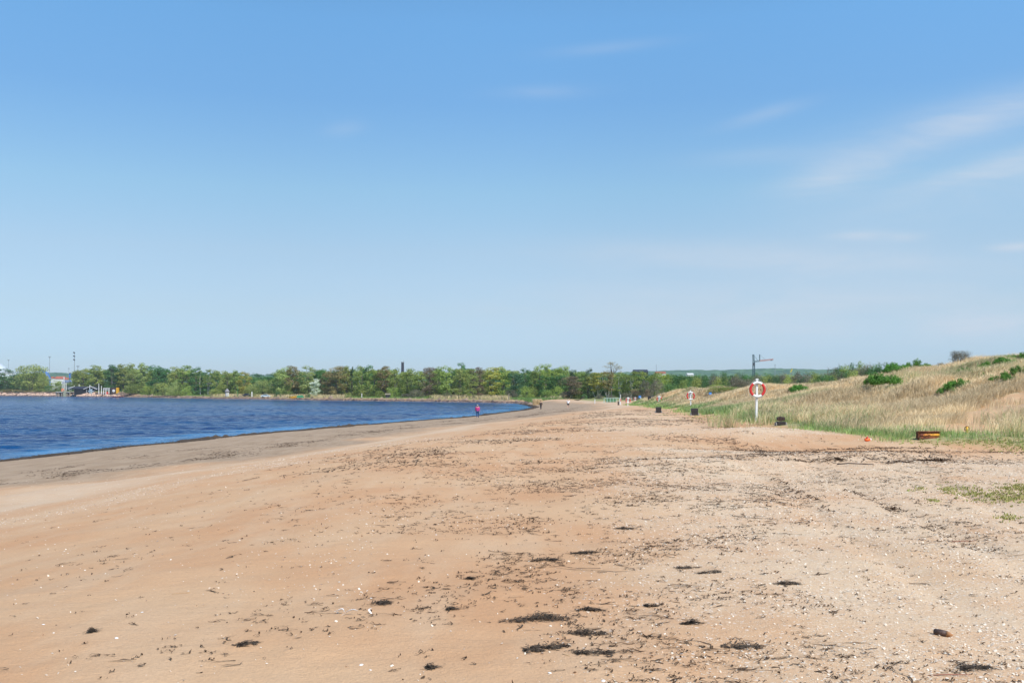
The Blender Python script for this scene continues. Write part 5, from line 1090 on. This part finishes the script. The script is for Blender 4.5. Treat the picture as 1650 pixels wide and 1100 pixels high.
# storage tank with domed roof
d = 1050; k = d/F; e = B_('storage_tank', -4, d, 'huge white round storage tank with a conical roof at the left edge', 'tank'); zb = e.location.z; tz = zat(603, d)-zb; pz = zat(585, d)-zb; Rt = 27*k
MB().tube([(0, 0, 0), (0, 0, tz)], Rt, 40).build('shell_wall', tank, e, True); MB().tube([(0, 0, tz), (0, 0, tz+.6)], Rt+.3, 40).build('rim', white, e)
MB().tube([(0, 0, tz+.6), (0, 0, pz)], [Rt, Rt*.12], 40).build('roof', tank, e, True); MB().tube([(0, 0, pz), (0, 0, pz+2)], [1.4, .6], 10).build('vent', mastm, e)
# masts
def mast(px, d, top, lab, w_=.35, heads=0, cross=False):
    e = B_('floodlight_mast' if heads else 'mast', px, d, lab, 'mast'); h = zat(top, d)-e.location.z; MB().tube([(0, 0, -.3), (0, 0, h)], [w_, w_*.5], 8).build('pole', mastm, e)
    for i in range(heads): MB().box((-.3, 0, h-.3-i*3.2), (1.5, .6, 1.0), rot=Matrix.Rotation(.5, 3, 'Y')).build('lamp', navy, e)
    if cross: MB().box((0, 0, h-.4), (2.6, .3, .5)).build('head_frame', mastm, e); MB().box((0, 0, h-1.3), (1.2, .3, .4)).build('lower_frame', mastm, e)
    return e
mast(13.8, 1100, 579, 'faint thin mast right of the storage tank', .28, 0, True); mast(80, 950, 574, 'tall thin mast above the bright low tree', .32, 0, True); mast(120, 900, 567.5, 'tallest mast with three stacked floodlights left of the black boathouse', .36, 3)
mast(111, 1300, 593, 'faint short mast between the two tall masts', .3, 0, True); mast(125.5, 860, 589, 'short mast with a cross head beside the floodlight mast', .3, 0, True)
mast(1057.5, 900, 587, 'thin white mast above the red roof', .28); mast(1248.8, 1500, 587, 'short faint mast on the skyline right of the crane', .6, 0, True); mast(1351.7, 1800, 584, 'thin faint mast on the skyline, left of two', .45); mast(1361.5, 1800, 586, 'thin faint mast on the skyline, right of two', .45, 0, True)
# blue conveyor arm and blue column
d = 930; k = d/F; e = B_('loading_arm', 68, d, 'blue sloping loading arm above the right side of the big willow', 'loading arm'); zb = e.location.z
P_ = [((px-68)*k, 0, zat(py, d)-zb) for px, py in ((62, 594), (69, 598.5), (75, 603), (80, 612))]
MB().tube(P_, [1.2, 1.7, 2.0, 1.9], 6).build('boom', blue, e); MB().tube([(P_[3][0], 0, -1), P_[3]], 1.0, 6).build('support', blue, e)
e = B_('silo', 113.2, 930, 'narrow bright blue silo left of the floodlight mast', 'silo'); h = zat(602, 930)-e.location.z; MB().tube([(0, 0, 0), (0, 0, h)], 1.7*k, 14).build('barrel', blue, e, True); MB().tube([(0, 0, h), (0, 0, h+1.0)], [1.8*k, .8*k], 14).build('roof', navy, e, True)
def house(name, px, d, w_, dep, wallh_py, top_py, wm, rm, lab, cat='house', nwin=0, rz=0):
    e = B_(name, px, d, lab, cat, rz=rz); zb = e.location.z; hw = zat(wallh_py, d)-zb; hr = zat(top_py, d)-zb
    MB().box((0, 0, hw/2-.2), (w_, dep, hw+.4)).build('wall', wm, e)
    v = [(-w_/2-.3, -dep/2-.4, hw), (w_/2+.3, -dep/2-.4, hw), (w_/2+.3, dep/2+.4, hw), (-w_/2-.3, dep/2+.4, hw), (-w_/2-.3, 0, hr), (w_/2+.3, 0, hr)]
    MB().add(v, [(0, 1, 5, 4), (2, 3, 4, 5), (1, 2, 5), (3, 0, 4), (3, 2, 1, 0)]).build('roof', rm, e)
    for i in range(nwin): MB().box((-w_*.38+i*w_*.76/max(1, nwin-1), -dep/2-.02, hw*.55), (w_*.07, .05, hw*.3)).build('window', glass, e)
    return e
d = 1150; k = d/F
house('house', 98, d, 14*k, 9, 610.3, 606.2, wallp, tile, 'long red tiled house between the big willow and the floodlight mast', nwin=5); house('house', 109, d-30, 8*k, 8, 611.5, 608.2, wallp, tile, 'short red tiled house left of the blue silo', nwin=2)
house('house', 84, d+30, 6*k, 8, 609.5, 606.5, wallp, tile, 'small red roofed house behind the loading arm', nwin=2)
house('warehouse', 108, 880, 8*880/F, 8, 615.5, 612.3, paint('blue_grey_wall', (.22, .27, .34), .7), paint('slate', (.18, .22, .30), .7), 'small pale building with a bluish roof right of the jetty masts', nwin=2)
house('warehouse', 1031.5, 900, 22*900/F, 14, 599, 595.2, blackw, navy, 'long dark warehouse roof above the trees right of the see-through crown', nwin=0)
house('house', 1064, 820, 15*820/F, 9, 601.4, 598.6, wallp, tile, 'low red roofed house above the trees right of the thin white mast', nwin=3); house('house', 1111.5, 760, 9*760/F, 8, 603.5, 601, white, paint('white_roof', (.75, .75, .74), .5), 'small white roofed house in front of the wooded hill', nwin=0)
# chimney
e = B_('chimney', 648.8, 700, 'black square factory chimney rising above the wood', 'chimney'); h = zat(584, 700)-e.location.z; MB().tube([(0, 0, 0), (0, 0, h)], [1.2, .95], 14).build('stack', chim, e, True); MB().tube([(0, 0, h-.1), (0, 0, h+.5)], 1.1, 14).build('rim', mastm, e); MB().tube([(.8, 0, h-1), (.8, 0, h+1.6)], .12, 6).build('lightning_rod', mastm, e)
# black boathouse
d = shore_d(140)+12; k = d/F; e = B_('boathouse', 140, d, 'black boarded boathouse with white trimmed gable behind the breakwater', 'boathouse'); zb = e.location.z
def zz(py): return zat(py, d)-zb
MB().box(((132.3-140)*k, 2, zz(626)/2-.6), (23.5*k, 6, zz(626)+1.2)).build('wall', blackw, e)
v = [((112-140)*k, -1.6, zz(626.3)), ((139-140)*k, -1.6, zz(626.3)), ((139-140)*k, 5.5, zz(626.3)), ((112-140)*k, 5.5, zz(626.3)), ((121-140)*k, 2, zz(622)), ((139-140)*k, 2, zz(622))]
MB().add(v, [(0, 1, 5, 4), (2, 3, 4, 5), (1, 2, 5), (3, 0, 4), (3, 2, 1, 0)]).build('roof', navy, e)
MB().tube([((112-140)*k, -1.7, zz(626.2)), ((121-140)*k, -.3, zz(621.8))], .16, 5).build('eave_board', white, e)
gx = (147.5-140)*k; gw = 8.6*k; MB().add([(gx-gw, -1.2, 0), (gx+gw, -1.2, 0), (gx+gw, -1.2, zz(626)), (gx, -1.2, zz(622.5)), (gx-gw, -1.2, zz(626)), (gx-gw, 5, 0), (gx+gw, 5, 0), (gx+gw, 5, zz(626)), (gx, 5, zz(622.5)), (gx-gw, 5, zz(626))], [(0, 1, 2, 3, 4), (9, 8, 7, 6, 5), (0, 5, 6, 1), (1, 6, 7, 2), (0, 4, 9, 5)]).build('gable', blackw, e)
gr = MB()
for s in (-1, 1): gr.add([(gx, -2.0, zz(622.0)), (gx+s*gw*1.25, -2.0, zz(626.8)), (gx+s*gw*1.25, 5.3, zz(626.8)), (gx, 5.3, zz(622.0)), (gx, -2.0, zz(622.5)), (gx+s*gw*1.25, -2.0, zz(627.3)), (gx+s*gw*1.25, 5.3, zz(627.3)), (gx, 5.3, zz(622.5))], [(0, 1, 2, 3), (7, 6, 5, 4), (0, 4, 5, 1), (1, 5, 6, 2)])
gr.build('gable_roof', navy, e)
for s in (-1, 1): MB().tube([(gx, -2.08, zz(622.1)), (gx+s*gw*1.27, -2.08, zz(627.0))], .2, 5).build('barge_board', white, e)
for xx in (129, 134): MB().box(((xx-140)*k, -1.03, zz(628.5)), (1.4*k, .06, 1.4*k)).build('window', glass, e)
for s in (-1, 1): MB().box((gx+s*gw*.78, -1.25, zz(626.6)/2), (.16, .08, zz(626.6))).build('corner_board', white, e)
MB().box((gx, -1.25, 2.0*k), (3.2*k, .1, 4.0*k)).build('door', paint('pale_blue_door', (.45, .58, .66), .5), e)
# anchor / propeller sculpture before gable
e = B_('sculpture', 146.5, shore_d(146)+8.5, 'pale blue star shaped sculpture in front of the boathouse gable', 'sculpture'); 
for a in (0, 60, 120): MB().box((0, 0, 2.2), (3.6, .3, .55), rot=Matrix.Rotation(R(a), 3, 'Y')).build('arm', paint('sculpture_blue', (.50, .66, .74), .5), e)
MB().box((0, 0, .8), (1.0, .6, 1.7)).build('plinth', concrete, e)
# poles along the quay
for (px, top, lab) in [(127.5, 619.3, 'white pole in front of the black boathouse wall'), (144.8, 620.5, 'thin white pole behind the boathouse gable'), (159.3, 618.5, 'grey pole right of the boathouse gable'), (163.6, 622, 'slanting white pole left of the white play frame')]:
    e = B_('flagpole', px, shore_d(px)+9, lab, 'pole'); h = zat(top, e.location.y)-e.location.z; MB().tube([(0, 0, 0), (.0, 0, h)], [.28, .18], 8).build('pole', white, e); MB().tube([(0, 0, h), (0, 0, h+.25)], [.24, .05], 8).build('finial', white, e)
# white play frame with red box, kiosk
d = shore_d(173)+9; k = d/F; e = B_('play_frame', 173, d, 'white open timber frame with a red box inside, right of the boathouse', 'frame'); h = zat(625.3, d)-e.location.z
for xx in (-6, -2.2, 2.6, 6.2): MB().box((xx*k, 0, h/2), (.42, .3, h)).build('upright', white, e)
for zq in (1.0, .78): MB().box((0, 0, h*zq), (13*k, .3, .35)).build('crossbar', white, e)
MB().box((0, .8, h*.82), (11*k, 1.8, .15)).build('roof_board', wood, e)
o = MB().box((0, 0, .8), (5*k, 1.2, 1.6), bev=.15).build('cushion_box', redp); o.location = Vector(e.location)+Vector((0, .9, 0)); tag(o, 'red box standing inside the white timber frame', 'box')
d = shore_d(184)+9; k = d/F; e = B_('kiosk', 184.5, d, 'small dark kiosk with a round white dial and a yellow side panel', 'kiosk'); h = zat(624.2, d)-e.location.z
MB().box((0, 0, h/2), (8*k, 2.4, h)).build('wall', brick, e); MB().box((0, 0, h+.1), (9*k, 2.8, .2)).build('roof', navy, e); MB().box((-5.2*k, 0, h*.48), (2.4*k, 2.2, h*.9)).build('shutter', blackw, e)
x_ = 0; dm = MB(); dm.v = []; dm.tube([(0, -1.23, h*.5), (0, -1.36, h*.5)], 2.1*k, 20); dm.build('dial', white, e); MB().tube([(0, -1.37, h*.5), (0, -1.40, h*.5)], .5*k, 8).build('dial_hub', blackm, e)
MB().box((5.3*k, -.1, h*.5), (2.6*k, 2.5, h)).build('yellow_panel', yellow, e)
e = B_('mooring_raft', 190, 1, 'x', 'x') if False else None
d = shore_d(190)-14; x = (190-PX0)/F*d; e = empty('rowing_boat', (x, d, 0.05), 0, label='low dark flat boat lying on the water below the kiosk', cat='boat')
v = [(-3.9, 0, .45), (-2.6, -.75, .30), (2.2, -.75, .28), (4.2, 0, .55), (2.2, .75, .28), (-2.6, .75, .30), (-3.2, 0, -.1), (-2.4, -.45, -.15), (2.1, -.45, -.15), (3.4, 0, -.05), (2.1, .45, -.15), (-2.4, .45, -.15)]
MB().add(v, [(6, 7, 8, 9, 10, 11)]+[(i, 6+i, 6+(i+1) % 6, (i+1) % 6) for i in range(6)]).build('hull', blackw, e); MB().tube([v[0], v[1], v[2], v[3], v[4], v[5], v[0]], .06, 5).build('gunwale', redp, e); MB().box((0, 0, .2), (.3, 1.2, .06)).build('bench', wood, e)
# jetty
d0 = shore_d(104); e = empty('jetty', ((104-PX0)/F*(d0-6), d0-6, 0), 0, label='short concrete and timber jetty with dark openings below the white masts', cat='jetty'); k = d0/F
MB().box((0, 5, 3.2), (22*k, 16, .7), bev=.05).build('deck', concrete, e)
for xx in np.linspace(-10.5, 10.5, 6): MB().box((xx*k, -2, 1.2), (.9, .9, 4.2)).build('pile', wood, e)
MB().box((3*k, -2.9, 2.0), (5*k, .9, 4.4), bev=.1).build('buttress', paint('mossy_concrete', (.34, .34, .24), .9, .4, 1), e)
MB().box((0, 7, 1.3), (21*k, 9, 2.8)).build('core', brick, e)
for (px, top, r_, lab) in [(103.2, 607.5, .30, 'thickest white mast on the jetty'), (100.3, 612, .18, 'thin white mast left of the thickest one on the jetty'), (106.5, 617, .25, 'short white mast right of the thickest one on the jetty')]:
    x = (px-PX0)/F*(d0-2); e = empty('jetty_mast', (x, d0-2, 3.5), 0, label=lab, cat='mast'); h = zat(top, d0-2)-3.5; MB().tube([(0, 0, 0), (0, 0, h)], [r_, r_*.8], 8).build('pole', white, e); MB().box((0, 0, h-.2), (r_*4, r_*1.5, .4)).build('head', white, e)
x = (101-PX0)/F*(d0-5); e = empty('life_ring', (x, d0-5, 4.6), 0, label='orange life ring on the jetty at the foot of the masts', cat='life ring'); MB().ring(.75, .28, n=24, m=8).build('ring', orange, e, True); MB().box((0, .3, -.5), (.16, .16, 1.5)).build('holder', woodd, e)
# thatched hut, lamp, cars, tarps
d = shore_d(366)+13; k = d/F; e = B_('thatched_hut', 366, d, 'open hut with a grey conical thatched roof', 'hut'); zb = e.location.z; MB().tube([(0, 0, zat(631, d)-zb), (0, 0, zat(626, d)-zb)], [4.2*k, .3], 10).build('roof', paint('thatch', (.28, .26, .27), .9, .3, 4), e)
for a in range(5): MB().tube([(math.cos(a*1.257)*3*k, math.sin(a*1.257)*3*k, 0), (math.cos(a*1.257)*3*k, math.sin(a*1.257)*3*k, zat(630.8, d)-zb)], .12, 6).build('post', wood, e)
MB().tube([(0, 0, 0), (0, 0, zat(632.5, d)-zb)], 2.9*k, 12).build('wall', wallp, e)
e = B_('street_lamp', 383, shore_d(383)+11, 'thin green street lamp right of the thatched hut', 'street lamp'); h = zat(621.6, e.location.y)-e.location.z; MB().tube([(0, 0, 0), (0, 0, h)], [.12, .08], 8).build('pole', greenp, e); MB().box((0, -.25, h), (.3, .7, .2), bev=.05).build('lamp_head', greenp, e)
def car(px, d, body, lab, rz):
    e = B_('parked_car', px, d, lab, 'car', rz=rz); e.location.z += .02
    v = []; prof = [(-2.1, .35), (-2.1, .85), (-1.5, .95), (-.9, 1.42), (.6, 1.45), (1.25, 1.0), (2.1, .8), (2.15, .35)]; n_ = len(prof)
    for yy in (-.85, .85): v += [(a, yy*(1 if z_ < 1.1 else .82), z_) for a, z_ in prof]
    MB().add(v, [tuple(range(n_-1, -1, -1)), tuple(range(n_, 2*n_))]+[(i, (i+1) % n_, n_+(i+1) % n_, n_+i) for i in range(n_)]).build('body', body, e)
    for s in (-1, 1): MB().add([(-1.3, s*.86, .98), (1.1, s*.86, .98), (.55, s*.74, 1.38), (-.85, s*.74, 1.38)], [(0, 1, 2, 3)]).build('side_window', glass, e)
    MB().add([(1.30, -.7, 1.01), (1.30, .7, 1.01), (.66, .6, 1.44), (.66, -.6, 1.44)], [(0, 1, 2, 3)]).build('windscreen', glass, e)
    for sx_ in (-1.3, 1.35):
        for s in (-1, 1): w_ = MB().tube([(sx_, s*.70, .33), (sx_, s*.90, .33)], .33, 14).build('wheel', rubber, e, True); MB().tube([(sx_, s*.9, .33), (sx_, s*.915, .33)], .18, 10).build('rim', greym, w_)
    for s in (-1, 1): MB().box((2.1, s*.6, .68), (.12, .3, .14)).build('headlight', white, e)
    return e
car(428, shore_d(428)+11, paint('silver_paint', (.50, .62, .68), .25, .05, 2), 'pale silver blue parked car at the edge of the pale willow', R(8)); car(398, shore_d(398)+14, paint('dark_paint', (.05, .045, .05), .3, .2, 2), 'dark parked car left of the short white post', R(-5))
# table-like clutter: green tarpaulin, yellow boat, shed
x, d, z = at(474, shore_d(474)+9); e = empty('rowing_boat', (x, d, z+.3), R(4), label='small yellow boat lying on the bank in front of the bushes', cat='boat'); s5 = .42
MB().add([(a*s5, b*s5*1.4, c*s5*2.2) for a, b, c in v[:0]] or [(a*.62, b, c*1.4) for a, b, c in [(-3.9, 0, .45), (-2.6, -.75, .30), (2.2, -.75, .28), (4.2, 0, .55), (2.2, .75, .28), (-2.6, .75, .30), (-3.2, 0, -.1), (-2.4, -.45, -.15), (2.1, -.45, -.15), (3.4, 0, -.05), (2.1, .45, -.15), (-2.4, .45, -.15)]], [(6, 7, 8, 9, 10, 11), (0, 1, 2, 3, 4, 5)]+[(i, 6+i, 6+(i+1) % 6, (i+1) % 6) for i in range(6)]).build('hull', yellow, e); MB().box((0, 0, .45), (.3, 1.3, .06)).build('bench', wood, e)
x, d, z = at(484, shore_d(484)+9); o = MB().add([(-1.7, -.7, 0), (1.7, -.8, 0), (1.6, .8, 0), (-1.6, .7, 0), (-1.1, -.4, 1.0), (.9, -.35, 1.15), (.9, .35, 1.1), (-1.1, .35, .95)], [(4, 5, 6, 7), (0, 1, 5, 4), (1, 2, 6, 5), (2, 3, 7, 6), (3, 0, 4, 7)]).build('tarpaulin', greenp); o.location = (x, d, z); tag(o, 'green tarpaulin draped over a low heap right of the yellow boat', 'tarpaulin')
house('shed', 625, shore_d(625)+12, 6*402/F, 1.8, 635.8, 633.4, paint('shed_wall', (.07, .06, .07), .8), paint('shed_roof', (.26, .23, .15), .8), 'little dark shed half hidden in the bushes', 'shed', nwin=2)
# yellow flag on the right
e = B_('flagpole', 1275.5, 240, 'yellow windsock flag on a pole above the scrub', 'flag'); h = zat(593, 240)-e.location.z; MB().tube([(0, 0, 0), (0, 0, h)], .06, 6).build('pole', greym, e)
MB().add([(0, -.03, h), (.15, -.12, h-.2), (.05, .06, h-1.0), (-.35, -.04, h-.95), (-.1, .04, h-.3), (0, .03, h), (.15, -.06, h-.2), (.05, .12, h-1.0), (-.35, .02, h-.95), (-.1, .1, h-.3)], [(0, 1, 2, 3, 4), (9, 8, 7, 6, 5), (0, 5, 6, 1), (1, 6, 7, 2), (2, 7, 8, 3), (3, 8, 9, 4), (4, 9, 5, 0)]).build('flag', paint('yellow_flag', (.75, .68, .10), .7), e)
# tower crane
d = 900; k = d/F; e = B_('tower_crane', 1214.3, d, 'tower crane with a blue grey mast and a short orange tipped jib', 'crane'); zb = e.location.z
def Pq_(px, py, yy=0): return Vector(((px-1214.3)*k, yy, zat(py, d)-zb))
def lattice(a, b, w_, m, name, parent, n=14, r=.13):
    mb = MB(); ax = (b-a).normalized(); u = Vector((0, 1, 0)); vv = ax.cross(u).normalized(); cor = [u*w_/2+vv*w_/2, u*w_/2-vv*w_/2, -u*w_/2-vv*w_/2, -u*w_/2+vv*w_/2]
    for c in cor: mb.tube([a+c, b+c], r, 4)
    for i in range(n):
        p0 = a.lerp(b, i/n); p1 = a.lerp(b, (i+1)/n)
        for j in range(4): mb.tube([p0+cor[j], p1+cor[(j+1) % 4]], r*.6, 4)
    return mb.build(name, m, parent)
lattice(Pq_(1214.5, 640), Pq_(1214.5, 583), 1.6, cranem, 'mast', e, 22, .2); lattice(Pq_(1214.3, 583), Pq_(1213.8, 571), 1.1, cranem, 'tower_top', e, 6, .2)
lattice(Pq_(1215, 582.6), Pq_(1224, 581.2), 1.0, cranem, 'inner_jib', e, 6, .16); lattice(Pq_(1224, 581.2), Pq_(1246, 578.8), .9, craner, 'outer_jib', e, 12, .16)
lattice(Pq_(1224.2, 581), Pq_(1224, 571), .5, cranem, 'jib_mast', e, 5, .12)
MB().tube([Pq_(1213.8, 571.2), Pq_(1221, 580.8)], .12, 5).build('tie_bar', cranem, e); MB().tube([Pq_(1224, 571.2), Pq_(1233, 579)], .09, 5).build('tie_bar', cranem, e)
MB().box(Pq_(1214.2, 586.5)+Vector((0, -.9, 0)), (1.6, 1.6, 2.2)).build('cab', navy, e); MB().box(Pq_(1243, 580)+Vector((0, 0, -.2)), (1.4, 1.0, .8)).build('trolley', cranem, e)
print('objects', len(bpy.data.objects))

# ------------------------------------------------------------------ air
hb = MB().box((0, 2000, 66), (9000, 9000, 140)); hm_ = bpy.data.materials.new('haze_air'); hm_.use_nodes = True; hn = hm_.node_tree; hn.nodes.clear()
ho = hn.nodes.new('ShaderNodeOutputMaterial'); pv = hn.nodes.new('ShaderNodeVolumePrincipled'); pv.inputs['Color'].default_value = (.80, .90, 1.0, 1); pv.inputs['Density'].default_value = .00008; hn.links.new(pv.outputs[0], ho.inputs['Volume'])
o = hb.build('haze', hm_); tag(o, 'pale blue summer haze over the far shore', 'haze', kind='stuff')
